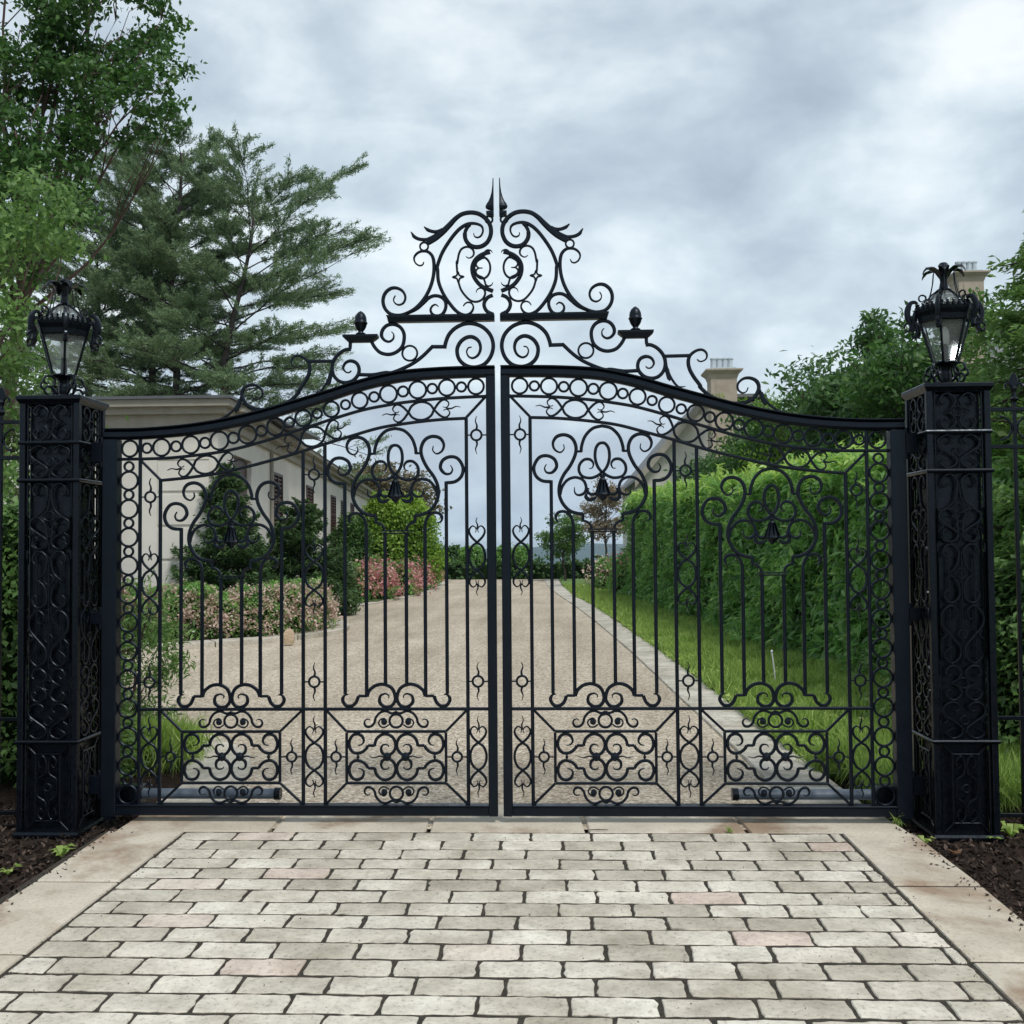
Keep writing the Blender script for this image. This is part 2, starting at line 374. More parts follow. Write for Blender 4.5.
def band(name, A, B, z, m, slab=.6, gap=.011, h=.12, label=None, rough=0):
    """a run of kerb slabs between two matching polylines"""
    mb = MB(); tint = []
    def rs(Pl, n_):
        P = np.array(Pl); L = np.concatenate([[0], np.cumsum(np.linalg.norm(np.diff(P, axis=0), axis=1))])
        t = np.linspace(0, L[-1], n_); return np.stack([np.interp(t, L, P[:, 0]), np.interp(t, L, P[:, 1])], 1)
    La = sum(math.dist(A[k], A[k+1]) for k in range(len(A)-1)); m_ = max(2, int(La/slab)+1)
    a = rs(A, m_); b = rs(B, m_)
    if rough: a[:, 0] += rng.normal(size=m_)*rough
    for k in range(m_-1):
        g = gap/La*m_; q = [a[k]+(a[k+1]-a[k])*g, a[k+1]-(a[k+1]-a[k])*g, b[k+1]-(b[k+1]-b[k])*g, b[k]+(b[k+1]-b[k])*g]
        zz_ = z+random.uniform(-.003, .003); c = sum(q)/4
        t = [tuple(c+(p-c)*.985)+(zz_,) for p in q]; u = [tuple(p)+(zz_-.008,) for p in q]; d = [tuple(p)+(zz_-h,) for p in q]
        f0 = len(mb.f); mb.rings([d, u, t]); tint += [random.random()]*(len(mb.f)-f0)
    return struct(name, mb, m, label, tint=tint)
band('kerb', right_in, right_out, .012, CURB, .45)
left_in = [(-1.75, .42), (-1.82, 1.2), (-2.1, 2.1), (-2.9, 3.0), (-4.4, 3.5), (-9, 4.0), (-16, 4.2)]
left_out = [(-2.2, .42), (-2.24, 1.1), (-2.5, 1.75), (-3.1, 2.45), (-4.5, 3.0), (-9, 3.5), (-16, 3.7)]
band('kerb', left_in, left_out, .012, CURB, .5)

# threshold and borders in front of the gate
band('threshold', [(-2.2, -.2), (2.29, -.2)], [(-2.2, .41), (2.24, .41)], .001, SLAB, .88)
band('paving_border', [(-2.22, -.207), (-2.22, -9)], [(-1.79, -.207), (-1.79, -9)], .004, SLAB, .82, rough=.018)
band('paving_border', [(2.285, -.207), (2.285, -9)], [(1.90, -.207), (1.90, -9)], .004, SLAB, .86, rough=.018)
mb = MB(); mb.add([(-2.25, -9, -.0045), (2.3, -9, -.0045), (2.3, -.19, -.0045), (-2.25, -.19, -.0045)], [(0, 1, 2, 3)]); struct('joint_bed', mb, JOINT)
# pavers
mb = MB(); tint = []
y = -.213; row = 0
while y > -8.9:
    rh = .158+random.uniform(-.006, .007); x = -1.775-(.165 if row % 2 else .0)-random.uniform(0, .05)
    while x < 1.885:
        wd = .328+random.uniform(-.013, .013); x0 = max(x, -1.778); x1 = min(x+wd, 1.888)
        if x1-x0 > .05:
            g = .0055+random.uniform(0, .003); a0, a1, b0, b1 = x0+g, x1-g, y-rh+.0105+random.uniform(0, .0025), y-.0095
            zt = random.uniform(-.0015, .0025); tl = (random.uniform(-.008, .008), random.uniform(-.012, .012))
            base = []
            nx = 9; ny = 4
            for k in range(nx): base.append((a0+(a1-a0)*k/nx, b0))
            for k in range(ny): base.append((a1, b0+(b1-b0)*k/ny))
            for k in range(nx): base.append((a1-(a1-a0)*k/nx, b1))
            for k in range(ny): base.append((a0, b1-(b1-b0)*k/ny))
            cxx, cyy = (a0+a1)/2, (b0+b1)/2; sk = random.uniform(-.0025, .0025)
            def rr(p, ins, z):
                px_, py_ = p; dx = px_-cxx; dy = py_-cyy
                hx = (a1-a0)/2; hy = (b1-b0)/2
                ex = abs(dx)/hx; ey = abs(dy)/hy
                cut = .002*max(0, ex+ey-1.6)/.4
                dx -= math.copysign(ins+cut, dx) if abs(dx) > 1e-6 and ex > .9 else 0
                dy -= math.copysign(ins+cut, dy) if abs(dy) > 1e-6 and ey > .9 else 0
                return (cxx+dx, cyy+dy+sk*dx/hx, z+dx*tl[0]+dy*tl[1])
            jit = [(random.gauss(0, .0026), random.gauss(0, .0026)) for _ in base]
            if random.random() < .22:
                q = random.randrange(len(base)); jx = cxx-base[q][0]; jy = cyy-base[q][1]
                for e in (-1, 0, 1): qq = (q+e) % len(base); jit[qq] = (jx*.05*(1.5-abs(e))/1.5, jy*.13*(1.5-abs(e))/1.5)
            bj = [(p[0]+j[0], p[1]+j[1]) for p, j in zip(base, jit)]
            lo = [rr(p, 0, -.03) for p in bj]; mi = [rr(p, 0, zt-.004) for p in bj]; up_ = [rr(p, .0035, zt) for p in bj]
            f0 = len(mb.f); mb.rings([lo, mi, up_]); 
            tv = random.random()*.84 if random.random() > .05 else random.uniform(.86, 1)
            tint += [tv]*(len(mb.f)-f0)
        x += wd
    y -= rh; row += 1
struct('paver_driveway', mb, PAVER, tint=tint)

# beds
def bed(name, pts, z, m, amp=.02, step=.12):
    x0, x1 = min(p[0] for p in pts), max(p[0] for p in pts); y0, y1 = min(p[1] for p in pts), max(p[1] for p in pts)
    nx = max(2, int((x1-x0)/step)); ny = max(2, int((y1-y0)/step)); vs = []; fs = []
    def inside(x, y):
        c = False; j = len(pts)-1
        for i in range(len(pts)):
            if (pts[i][1] > y) != (pts[j][1] > y) and x < (pts[j][0]-pts[i][0])*(y-pts[i][1])/(pts[j][1]-pts[i][1])+pts[i][0]: c = not c
            j = i
        return c
    idx = {}
    for j in range(ny+1):
        for i in range(nx+1):
            x = x0+(x1-x0)*i/nx; y = y0+(y1-y0)*j/ny; vs.append((x, y, z+random.uniform(-amp, amp)))
    for j in range(ny):
        for i in range(nx):
            if inside(x0+(x1-x0)*(i+.5)/nx, y0+(y1-y0)*(j+.5)/ny): k = j*(nx+1)+i; fs.append((k, k+1, k+nx+2, k+nx+1))
    mb = MB(); mb.add(vs, fs); return struct(name, mb, m)
bed('mulch_bed', [(2.287, -9), (7, -9), (7, 1.3), (2.3, 1.3)], -.055, MULCH, .012, .06)
bed('mulch_bed', [(-2.225, -9), (-2.23, 1.1), (-2.5, 1.75), (-3.1, 2.45), (-4.5, 3), (-9, 3.5), (-9, -9)], -.055, MULCH, .012, .06)
poly('lawn', [(2.21, 1.25), (9, 1.25), (9, 44.6), (.65, 44.6), (.72, 36), (1.02, 27.3), (1.4, 22), (1.68, 16), (1.92, 10.3), (2.02, 7.6), (2.11, 4.2), (2.14, 3)], .008, TURF)
fb = [(-20, 10.2), (-7.5, 10.3), (-6.0, 10.7), (-5.0, 11.5), (-4.3, 12.6), (-4.05, 13.7), (-4.4, 15.2), (-5.6, 17.3), (-7, 18.6), (-20, 18)]
bed('flower_bed', fb, .05, SOIL, .02, .25)
fo = fb[1:9]; fi = [(p[0]+.46*dx, p[1]+.46*dy) for p, (dx, dy) in zip(fo, [(0, -1), (.25, -.95), (.65, -.75), (.9, -.4), (1, 0), (.9, .45), (.6, .8), (.5, .85)])]
band('kerb', fo, fi, .075, CURB, .7)
fb2 = [(-12, 20.4), (-6.6, 20.6), (-5.35, 21.8), (-4.6, 27), (-4.3, 32.6), (-5.0, 44.4), (-16, 44)]
bed('flower_bed', fb2, .05, TURF, .02, .5)
band('kerb', fb2[1:6], [(-6.5, 20.3), (-5.05, 21.6), (-4.3, 27), (-4.0, 32.6), (-4.7, 44.4)], .03, CURB, .6)

# mulch chips and dry leaves near the camera
def inrect(n_, x0, x1, y0, y1, z0, z1): return np.stack([rng.uniform(x0, x1, n_), rng.uniform(y0, y1, n_), rng.uniform(z0, z1, n_)], 1)
P = np.concatenate([inrect(9000, 2.30, 4.6, -2.8, .6, -.055, -.03), inrect(9000, -4.8, -2.24, -2.8, .6, -.055, -.03)])
o = leafmesh('mulch_chips', P, .045, .018, CHIP, up=.6, tint=rng.random(len(P))**2); tag(o, 'loose dark bark chips scattered over the planting beds', 'mulch', kind='stuff')

# ------------------------------------------------------------------ the gate leaf (built once for the right side, mirrored for the left)
T2 = Z(500, 360, 5.12); T7 = Z(560, 360, 6.024); T8 = Z(700, 380, 5.12); T4 = Z(500, 560, 3.94); T6 = Z(530, 680, 6.4)
C1 = Z(500, 170, 10.24); C2 = Z(500, 250, 8.533); C4 = Z(590, 300, 8.533); C5 = Z(600, 280, 5.69); PXY = Z(0, 0, 1)
leaf = empty('gate_leaf', (0, 0, 0))
tag(leaf, 'right hand leaf of the black wrought iron gate, nearer the green hedge', 'gate leaf', 'leaves of the wrought iron gate')
def bar(pts, wd=.018, d=.014, n=6, tip=(0, 0), name='scroll', smooth=True, parent=None, closed=False):
    mb = MB(); mb.strip(catmull(pts, n, closed) if smooth else pts, wd, d, None, closed, tip); return mb.build(name, IRON, parent or leaf)
HB, CB = 2.264, .0165                                  # inner edge of the hinge stile, edge at the meeting gap
ZB0, ZB1, ZT = .042, .10, 2.60
def curve(pts, extra=()): 
    q = [gp(*p) for p in pts]; return np.array(catmull(q, 8))
rail = curve([(498.9,372.3),(530,372.1),(560,372.5),(593,374.3),(618,378.4),(643,384.2),(668,391.5),(701,400.4),(739,410.2),(778,418),(817,423),(856,425.3),(880,425.6),(905,425.2)])
rail2 = curve([(508,396.0),(530,396.3),(560,397.3),(593,400),(610,402.3),(634.7,406.5),(663,414),(700,425),(739,436.3),(778,444.8),(817,449),(845,450.6),(889,450.6)])
rail3 = curve([(531.5,417.5),(560,418.4),(593,421.4),(618,425),(643,431.4),(676,440.5),(701,448),(739,457.6),(778,466.2),(817,471),(845,473.2)])
def ev(c, x): return float(np.interp(x, c[:, 0], c[:, 1]))
# frame
mb = MB(); mb.cbox(HB, 2.352, -.04, .04, .035, ev(rail, 2.3)-.028, .004); mb.cbox(HB+.02, 2.338, -.028, .028, .012, .036, .003); mb.build('hinge_stile', IRON, leaf)
mb = MB(); mb.cbox(CB, .0696, -.03, .03, ZB0-.002, ev(rail, .04)-.02, .004); mb.build('meeting_stile', IRON, leaf)
rr_ = rail.copy(); rr_[0, 0] = CB+.0005; rr_[-1, 0] = 2.351
mb = MB(); mb.strip(rr_, .060, .062); mb.build('top_rail', IRON, leaf)
mb = MB(); mb.strip([(p[0], p[1]+.033) for p in rr_], .008, .078); mb.build('rail_moulding', IRON, leaf)
mb = MB(); mb.cbox(.070, HB+.004, -.026, .026, ZB0, ZB1-.006, .003); mb.build('bottom_rail', IRON, leaf)
mb = MB(); mb.strip([(.070, ZB1-.001), (HB, ZB1-.001)], .008, .066); mb.build('rail_moulding', IRON, leaf)
mb = MB(); mb.strip(rail2, .018, .022); mb.build('arch_rail', IRON, leaf)
mb = MB(); mb.strip(rail3, .018, .022); mb.build('arch_rail', IRON, leaf)
XI = gp(530.7, 500)[0]; XA = gp(675.5, 560)[0]; XBb = gp(698, 560)[0]; XO = gp(847.6, 590)[0]; XR = gp(869.3, 600)[0]
ZM = gp(600, 708.6)[1]
DX = (XBb+XO)/2-(XI+XA)/2; DZ = -(43.0/1024*6.2)
def upright(x, z0, z1, wd=.0205, d=.018): mb = MB(); mb.strip([(x, z0), (x, z1)], wd, d); mb.build('upright', IRON, leaf)
upright(XI, ZB1, ev(rail3, XI)); upright(XA, ZB1, ev(rail3, XA)); upright(XBb, ZB1, ev(rail3, XBb)); upright(XO, ZB1, ev(rail3, XO)); upright(XR, ZB1, ev(rail, XR)-.03, .020)
mb = MB(); mb.strip([(.07, ZM), (XR, ZM)], .018, .020); mb.build('middle_rail', IRON, leaf)
for a, b in ((gp(509, 395), gp(531, 417.8)), (gp(845, 473), gp(868, 450))):
    mb = MB(); mb.strip([a, b], .016, .016); mb.build('corner_brace', IRON, leaf)
# rings under the top rail
def rings_between(xs, c1, c2, o1, o2, shrink=1):
    for x in xs:
        a = ev(c1, x)-o1; b = ev(c2, x)+o2; mb = MB(); ringmesh(mb, (x, (a+b)/2), (a-b)/2*shrink-.005, .0135, .014); mb.build('ring', IRON, leaf)
big = [gp(px, 410)[0] for px in (519.9, 549.2, 578.7, 608.4, 637.7, 666.8, 695.6, 724.2, 753.3, 782.6, 812.6, 843.2)]
rings_between(big, rail, rail2, .030, .010)
rings_between([(big[k]+big[k+1])/2 for k in range(11)]+[big[-1]+(big[-1]-big[-2])/2], rail, rail2, .030, .010, .62)
rings_between([(XR+HB)/2], rail, rail2, .030, .010)
# ring column beside the hinge stile
xc = (XR+.009+HB)/2; zt = ev(rail2, xc)-.009; half = (HB-XR-.009)/2
zs_ = [gp(856, 458.5)[1]+(gp(860, 795.6)[1]-gp(856, 458.5)[1])*kk/23 for kk in range(24)]
for k, z_ in enumerate(zs_):
    mb = MB(); ringmesh(mb, (xc, z_), (half-.005 if k % 2 else half*.46), .0135, .014); mb.build('ring', IRON, leaf)
# small ring with wavy spikes
def wav(mb, x, z, dz, wd=.014, ang=0):
    L = abs(dz); s = math.copysign(1, dz); pts = [(x, z), (x-.004, z+s*L*.3), (x+.005, z+s*L*.65), (x-.003, z+s*L)]
    mb.strip(catmull(pts, 5), wd, .010, wf=lambda t: 1-.78*t)
def wavh(mb, x, z, dx, wd=.011):
    L = abs(dx); s = math.copysign(1, dx); pts = [(x, z), (x+s*L*.3, z+.004), (x+s*L*.65, z-.005), (x+s*L, z+.003)]
    mb.strip(catmull(pts, 5), wd, .010, wf=lambda t: 1-.78*t)
def spiked(x, z, xl, xr, r=.031, sp=.112):
    mb = MB(); ringmesh(mb, (x, z), r, .013, .013, 22)
    wav(mb, x, z+r, sp-r); wav(mb, x, z-r, -(sp-r))
    mb.strip([(xl, z), (x-r, z)], .008, .010); mb.strip([(x+r, z), (xr, z)], .008, .010); mb.build('spiked_ring', IRON, leaf)
MS = .0696; HBX = XR
spiked((MS+XI)/2, gp(520, 434.5)[1], MS, XI); spiked((XA+XBb)/2, gp(686, 470.5)[1], XA, XBb); spiked((XO+XR)/2, gp(857, 490)[1], XO, XR)
for a, b in ((MS, XI), (XA, XBb), (XO, XR)): spiked((a+b)/2, gp(600, 681)[1], a, b)
# heart / oval / heart motifs
def heart(x, z, hh, hw, spike=.075, horiz=None):
    """two mirrored S strands; hh half height of the crossing points, hw half width"""
    mb = MB()
    def put(pts, wd=.0145, **kw):
        if horiz: 
            ux, uz = horiz; pts = [(x+(q[1]-z)*ux-(q[0]-x)*uz, z+(q[1]-z)*uz+(q[0]-x)*ux) for q in pts]
        mb.strip(catmull(pts, 6), wd, .012, **kw)
    for s in (-1, 1):
        pts = [(x+s*hw*.22, z+hh*1.02), (x+s*hw*.10, z+hh*1.12), (x+s*hw*.22, z+hh*1.25), (x+s*hw*.6, z+hh*1.30), (x+s*hw*.97, z+hh*1.12), (x+s*hw*.75, z+hh*.87), (x, z+hh*.60),
               (x-s*hw*.55, z+hh*.46), (x-s*hw*.88, z+hh*.25), (x-s*hw, z), (x-s*hw*.88, z-hh*.25), (x-s*hw*.55, z-hh*.46), (x, z-hh*.60), (x+s*hw*.75, z-hh*.87), (x+s*hw*.97, z-hh*1.12), (x+s*hw*.6, z-hh*1.30), (x+s*hw*.22, z-hh*1.25), (x+s*hw*.10, z-hh*1.12), (x+s*hw*.22, z-hh*1.02)]
        put(pts, tip=(1, 1))
        a = z+s*hh*1.16
        put([(x, a), (x-.004, a+s*spike*.35), (x+.005, a+s*spike*.7), (x-.002, a+s*spike)], .012, wf=lambda t: 1-.75*t)
    mb.build('heart_scroll', IRON, leaf)
hwv = (XI-MS)/2-.006
for (a, b) in ((MS, XI), (XA, XBb), (XO, XR)):
    heart((a+b)/2, gp(600, 756.5)[1], .133, (b-a)/2-.012, .082)
for (a, b, py) in ((MS, XI, 555.5), (XA, XBb, 574), (XO, XR, 581)):
    heart((a+b)/2, gp(600, py)[1], .137, (b-a)/2-.012, .07)
for px, py in ((575.2, 408.3), (686, 431.5), (797.5, 458.3)):
    x, z = gp(px, py); gap = ev(rail2, x)-ev(rail3, x); z = (ev(rail2, x)+ev(rail3, x))/2
    sl = (ev(rail2, x+.15)-ev(rail2, x-.15))/.3; nrm = math.hypot(1, sl)
    heart(x, z, .128, gap/2-.009, .085, (1/nrm, sl/nrm))

# the lyre: centre motif with bell tassel; one per bay
LC = gp(602.5, 480)[0]
def mirror(pts, c): return [(2*c-p[0], p[1]) for p in pts]
def sh(pts, dx, dz=0): return [(p[0]+dx, p[1]+dz) for p in pts]
lyre_L = dict(
    arch=T2([(416, 470), (418, 440), (436, 390), (475, 350), (525, 337)]),
    s=T2([(325, 432), (328, 455), (308, 473), (280, 458), (271, 425), (290, 393), (330, 383), (368, 400), (388, 440), (385, 485), (360, 540), (325, 590), (305, 640), (304, 690), (322, 735), (355, 770), (395, 785), (425, 787)]),
    inner=T2([(381, 650), (384, 680), (404, 692), (432, 680), (441, 650), (425, 615), (385, 601), (345, 615), (318, 650), (308, 690)]),
    outer=T2([(238, 533), (228, 555), (240, 576), (268, 575), (290, 545), (278, 508), (240, 490), (200, 500), (174, 545), (182, 590), (215, 618), (262, 623)]),
    hook=T2([(312, 826), (292, 822), (286, 800), (300, 780), (330, 776), (358, 795), (373, 830), (375, 870)]),
    loopl=T2([(525, 578), (500, 545), (487, 500), (490, 455), (505, 430), (525, 424)]),
    curl=T2([(456, 556), (472, 552), (478, 530), (462, 510), (432, 510), (408, 535), (405, 570), (425, 597), (465, 604), (500, 592), (525, 572)]),
    leafc=T2([(446, 680), (440, 700), (455, 715), (478, 712), (495, 700)]))
zplat = T2([(525, 873)])[0][1]
bars_x = [T2([(263, 760)])[0][0], T2([(375, 860)])[0][0], T2([(473, 900)])[0][0]]
BL = dict(foot=gp(552, 692)[1], low=gp(573, 695.5)[1], top=gp(594, 684.6)[1])
c2 = gp(604.9, 700)[0]
for (dx, dz) in ((0, 0), (DX, DZ)):
    for mir in (False, True):
        q = (lambda p: sh(mirror(p, LC), dx, dz)) if mir else (lambda p: sh(p, dx, dz))
        mb = MB(); mb.strip(catmull(q(lyre_L['arch']), 6), .019, .016)
        ft = T2([(393, 468), (420, 468)]); mb.strip(q(ft), .014, .016); mb.build('arch_scroll', IRON, leaf)
        mb = MB(); mb.strip(catmull(q(lyre_L['s']), 6), .0205, .016, tip=(1, 0))
        stp = T2([(425, 784), (425, 824)]); mb.strip(q(stp), .017, .017); mb.strip(catmull(q(T2([(423, 822), (445, 828), (463, 842), (470, 862)])), 5), .015, .015); mb.build('lyre_scroll', IRON, leaf)
        bar(q(lyre_L['inner']), .0175, .014, tip=(1, 0)); 
        mb = MB(); mb.strip(catmull(q(lyre_L['outer']), 6), .020, .015, tip=(1, 0)); 
        bx = bars_x[0] if not mir else 2*LC-bars_x[0]; bx += dx; zt_ = T2([(262, 616)])[0][1]+dz
        mb.strip([(bx, zt_), (bx, BL['foot']-.008)], .0205, .017); mb.build('scroll_bar', IRON, leaf)
        mb = MB(); hk = q(lyre_L['hook']); mb.strip(catmull(hk, 6), .018, .015, tip=(1, 0)); mb.strip([(hk[-1][0], hk[-1][1]+.01), (hk[-1][0], BL['low'])], .0205, .017); mb.build('scroll_bar', IRON, leaf)
        bx = (bars_x[2] if not mir else 2*LC-bars_x[2])+dx; mb = MB(); mb.strip([(bx, zplat+dz), (bx, BL['top']+.004)], .0205, .017); mb.build('upright', IRON, leaf)
        bar(q(lyre_L['curl']), .0175, .014, tip=(1, 0), name='curl'); bar(q(lyre_L['leafc']), .022, .02, tip=(1, 1), name='leaf_curl')
        # foot scrolls
        f1 = T4([(222, 528), (207, 531), (199, 550), (212, 571), (234, 574), (252, 560), (262, 535)])
        f2 = T4([(262, 534), (297, 534)]); f3 = T4([(297, 536), (306, 512), (332, 492), (366, 488), (398, 506), (410, 545), (396, 572), (370, 577), (348, 560), (350, 534), (370, 525), (384, 533), (382, 542)])
        mm = (lambda p: sh([(2*c2-a, b) for a, b in p], dx)) if mir else (lambda p: sh(p, dx))
        mb = MB(); mb.strip(catmull(mm(f1), 6), .020, .014, tip=(1, 0)); mb.strip(mm(f2), .016, .014); mb.strip(catmull(mm(f3), 6), .020, .014, tip=(0, 1)); mb.build('foot_scroll', IRON, leaf)
    lx = LC+dx
    mb = MB(); lp = lyre_L['loopl']; full = lp+[(2*LC-p[0], p[1]) for p in lp[-2::-1]]; mb.strip(catmull(sh(full, dx, dz), 6), .018, .014); mb.build('loop', IRON, leaf)
    mb = MB(); mb.strip([(lx-.089, zplat+.008+dz), (lx+.089, zplat+.008+dz)], .008, .03); mb.strip([(lx-.081, zplat-.006+dz), (lx+.081, zplat-.006+dz)], .008, .024); mb.build('collar_plate', IRON, leaf)
    zc0 = T2([(525, 585)])[0][1]+dz; s_ = 1/5.12/1024*6.1
    prof = [(.004, 0), (.017, .006), (.019, .012), (.013, .018), (.015, .024), (.022, .034), (.026, .05), (.031, .075), (.040, .105), (.047, .118), (.040, .126), (.028, .132), (.016, .147), (.004, .158)]
    mb = MB(); mb.lathe([(r, zc0-h) for r, h in prof], lx, 0, 12, 1, .6)
    for kk in range(9):
        a = 2*PI*kk/9; mb.strip([(lx+.018*math.cos(a), zc0-.03), (lx+.034*math.cos(a), zc0-.08), (lx+.048*math.cos(a), zc0-.118)], .006, .008, tf=lambda u, z, q, a=a: (u, q-.022*abs(math.sin(a)), z))
    mb.build('bell_tassel', IRON, leaf)
    for s in (-1, 1):
        mb = MB(); pts = [(lx+s*.03, zc0-.11), (lx+s*.062, zc0-.118), (lx+s*.085, zc0-.105), (lx+s*.088, zc0-.085), (lx+s*.076, zc0-.085)]
        mb.strip(catmull(pts, 5), .018, .018, tip=(1, 1)); mb.build('leaf_curl', IRON, leaf)

# lower scroll panels
R0_ = T4([(217, 675), (617, 880)]); PX0, PZ1 = R0_[0]; PX1, PZ0 = R0_[1]
pc = (PX0+PX1)/2
T6f = T6
tl = T6([(238, 418), (262, 412), (275, 390), (262, 358), (232, 345), (198, 358), (180, 400), (190, 445), (222, 468), (262, 462), (290, 440), (302, 419)])
tl2 = T6([(302, 419), (345, 419)])
tl3 = T6([(345, 421), (356, 380), (385, 352), (420, 345), (458, 362), (480, 400), (478, 440), (456, 470), (425, 480), (395, 465), (388, 435), (402, 414), (430, 415), (438, 428)])
tz = T6([(485, 492)])[0][1]; tx = T6([(486.5, 492)])[0][0]
hk_t = T6([(314, 262), (300, 255), (282, 262), (276, 282), (290, 303), (318, 302), (340, 280), (350, 245), (378, 213), (415, 204), (455, 218), (482, 208)])
hk_t2 = T6([(348, 255), (352, 285), (372, 304), (402, 306), (428, 290), (442, 262), (460, 228), (482, 222), (505, 230), (522, 270), (505, 302), (482, 310)])
for dx in (0, DX):
    mb = MB(); a, b = PX0+dx, PX1+dx
    mb.strip([(a, PZ1), (b, PZ1)], .016, .018); mb.strip([(a, PZ0), (b, PZ0)], .016, .018); mb.strip([(a, PZ0+.007), (a, PZ1-.007)], .016, .016); mb.strip([(b, PZ0+.007), (b, PZ1-.007)], .016, .016); mb.build('panel_frame', IRON, leaf)
    xl, xr = (XI, XA) if dx == 0 else (XBb, XO)
    for (p, q) in (((xl, ZM), (a, PZ1)), ((xr, ZM), (b, PZ1)), ((xl, ZB1), (a, PZ0)), ((xr, ZB1), (b, PZ0))):
        mb = MB(); mb.strip([p, q], .015, .014); mb.build('corner_brace', IRON, leaf)
    spiked((xl+a)/2, tz, xl, a, .028, .105); spiked((xr+b)/2, tz, b, xr, .028, .105)
    for sx in (1, -1):
        for sz in (1, -1):
            g = lambda p, sx=sx, sz=sz: [(pc+dx+(u-tx)*sx, tz+(v-tz)*sz) for u, v in p]
            mb = MB(); mb.strip(catmull(g(tl), 6), .018, .013, tip=(1, 0)); mb.strip(g(tl2), .016, .013); mb.strip(catmull(g(tl3), 6), .018, .013, tip=(0, 1)); mb.build('panel_scroll', IRON, leaf)
        cx_ = pc+dx-sx*.0535
        mb = MB(); mb.lathe([(.004, tz-.026), (.018, tz-.02), (.024, tz-.006), (.024, tz+.006), (.018, tz+.02), (.004, tz+.026)], cx_, 0, 10, 1, .8)
        wavh(mb, cx_-sx*.02, tz, -sx*.085); mb.build('bud', IRON, leaf)
        mb = MB(); xk = pc+dx+sx*.225; mb.strip([(xk, tz-.022), (xk, tz+.022)], .009, .012); mb.strip([(xk-.008, tz), (xk+.008, tz)], .016, .016); mb.build('link', IRON, leaf)
    for sz, zmid in ((1, (ZM+PZ1)/2), (-1, (ZB1+PZ0)/2)):
        z6 = T6([(482, 262)])[0][1]
        for sx in (1, -1):
            g = lambda p: [(pc+dx+(u-T6([(482, 262)])[0][0])*sx, zmid+(v-z6)*sz) for u, v in p]
            mb = MB(); mb.strip(catmull(g(hk_t), 6), .0145, .012, tip=(1, 0)); 
            bp = g(T6([(404, 272)]))[0]; mb.lathe([(.003, bp[1]-.020), (.014, bp[1]-.015), (.019, bp[1]), (.014, bp[1]+.015), (.003, bp[1]+.020)], bp[0], 0, 10, 1, .7)
            mb.strip(catmull(g(T6([(412, 250), (396, 250), (374, 265), (370, 285), (386, 305), (412, 306), (436, 290)])), 5), .009, .011, tip=(1, 0))
            mb.build('border_scroll', IRON, leaf)
        mb = MB(); ringmesh(mb, (pc+dx, zmid-.004*sz), .0385, .014, .012); mb.build('ring', IRON, leaf)

# crest
crest = empty('crest', (0, 0, 0), leaf)
def cb_(pts, wd=.022, d=.018, tip=(0, 0), name='crest_scroll', n=6): return bar(pts, wd, d, n, tip, name, True, crest)
# finial at the gap, its flat side to the middle
mb = MB(); sp_ = C1([(9, 80), (9, 405)]); zt_, zb_ = sp_[0][1], sp_[1][1]; prof = [(0, .005), (.25, .008), (.45, .013), (.6, .021), (.72, .031), (.82, .044), (.9, .050), (.96, .046), (1, .034)]
rings_ = []
for t, r in prof:
    z_ = zt_+(zb_-zt_)*t; rings_.append([(CB+.0, -r*.5, z_)]+[(CB+r*math.sin(PI*kk/8), -r*.5*math.cos(PI*kk/8), z_) for kk in range(1, 8)]+[(CB, r*.5, z_)])
mb.rings(rings_)
for (dz0, dz1, r) in ((0, .012, .022), (.012, .03, .044), (.03, .042, .03)):
    mb.box(CB, CB+r, -r*.45, r*.45, zb_-dz1, zb_-dz0+.0005)
mb.build('finial', IRON, crest)
mb = MB(); ringmesh(mb, C1([(42, 505)])[0], .021, .012, .014, 20); mb.build('ring', IRON, crest)
SA = C1([(690, 712), (600, 668), (520, 610), (450, 545), (385, 480), (315, 437), (225, 425), (140, 445), (70, 500), (30, 570), (25, 650), (55, 725), (110, 770), (175, 782), (240, 760), (285, 700), (290, 630), (265, 575), (238, 548)])
mb = MB(); mb.strip(catmull(SA, 7), .026, .020, wf=lambda t: 1.75-2.6*t if t < .3 else (.97 if t < .93 else .8)); mb.build('crest_scroll', IRON, crest)
cb_(C1([(200, 640), (195, 668), (165, 684), (128, 668), (106, 620), (118, 572), (165, 545), (235, 537), (300, 558), (370, 610), (450, 705), (530, 830), (580, 960)])+C2([(482, 150), (476, 250), (440, 350), (385, 440), (320, 515), (255, 545), (205, 530), (180, 487), (192, 450), (225, 438), (252, 450), (266, 470)]), .021, .018, (1, 1))
cb_(C1([(520, 585), (560, 603), (610, 607), (665, 590), (695, 568), (712, 552)]), .020, .016, (0, 1), 'crest_leaf')
cb_(C1([(655, 680), (710, 685), (770, 675), (815, 650), (835, 620), (850, 600)]), .020, .016, (0, 1), 'crest_leaf')
mb = MB(); ringmesh(mb, C1([(715, 755)])[0], .0245, .011, .014, 20); mb.build('ring', IRON, crest)
cb_(C2([(600, 80), (612, 103), (640, 108), (672, 85), (684, 45), (665, 10), (625, -12)])+C2([(570, -10), (530, 25), (514, 80), (514, 160), (528, 240), (560, 325), (610, 405), (680, 475), (760, 517), (830, 530), (900, 512), (945, 460), (958, 395), (938, 335), (890, 297), (835, 295), (785, 325), (764, 375), (780, 422), (820, 440), (856, 422), (866, 390), (850, 358)]), .021, .018, (1, 1))
cb_(C2([(480, 465), (505, 448), (535, 462), (548, 495), (530, 532), (490, 547), (445, 530), (418, 480), (420, 425), (455, 385), (510, 372), (560, 388), (610, 432), (670, 480), (760, 518)]), .020, .018, (1, 0))
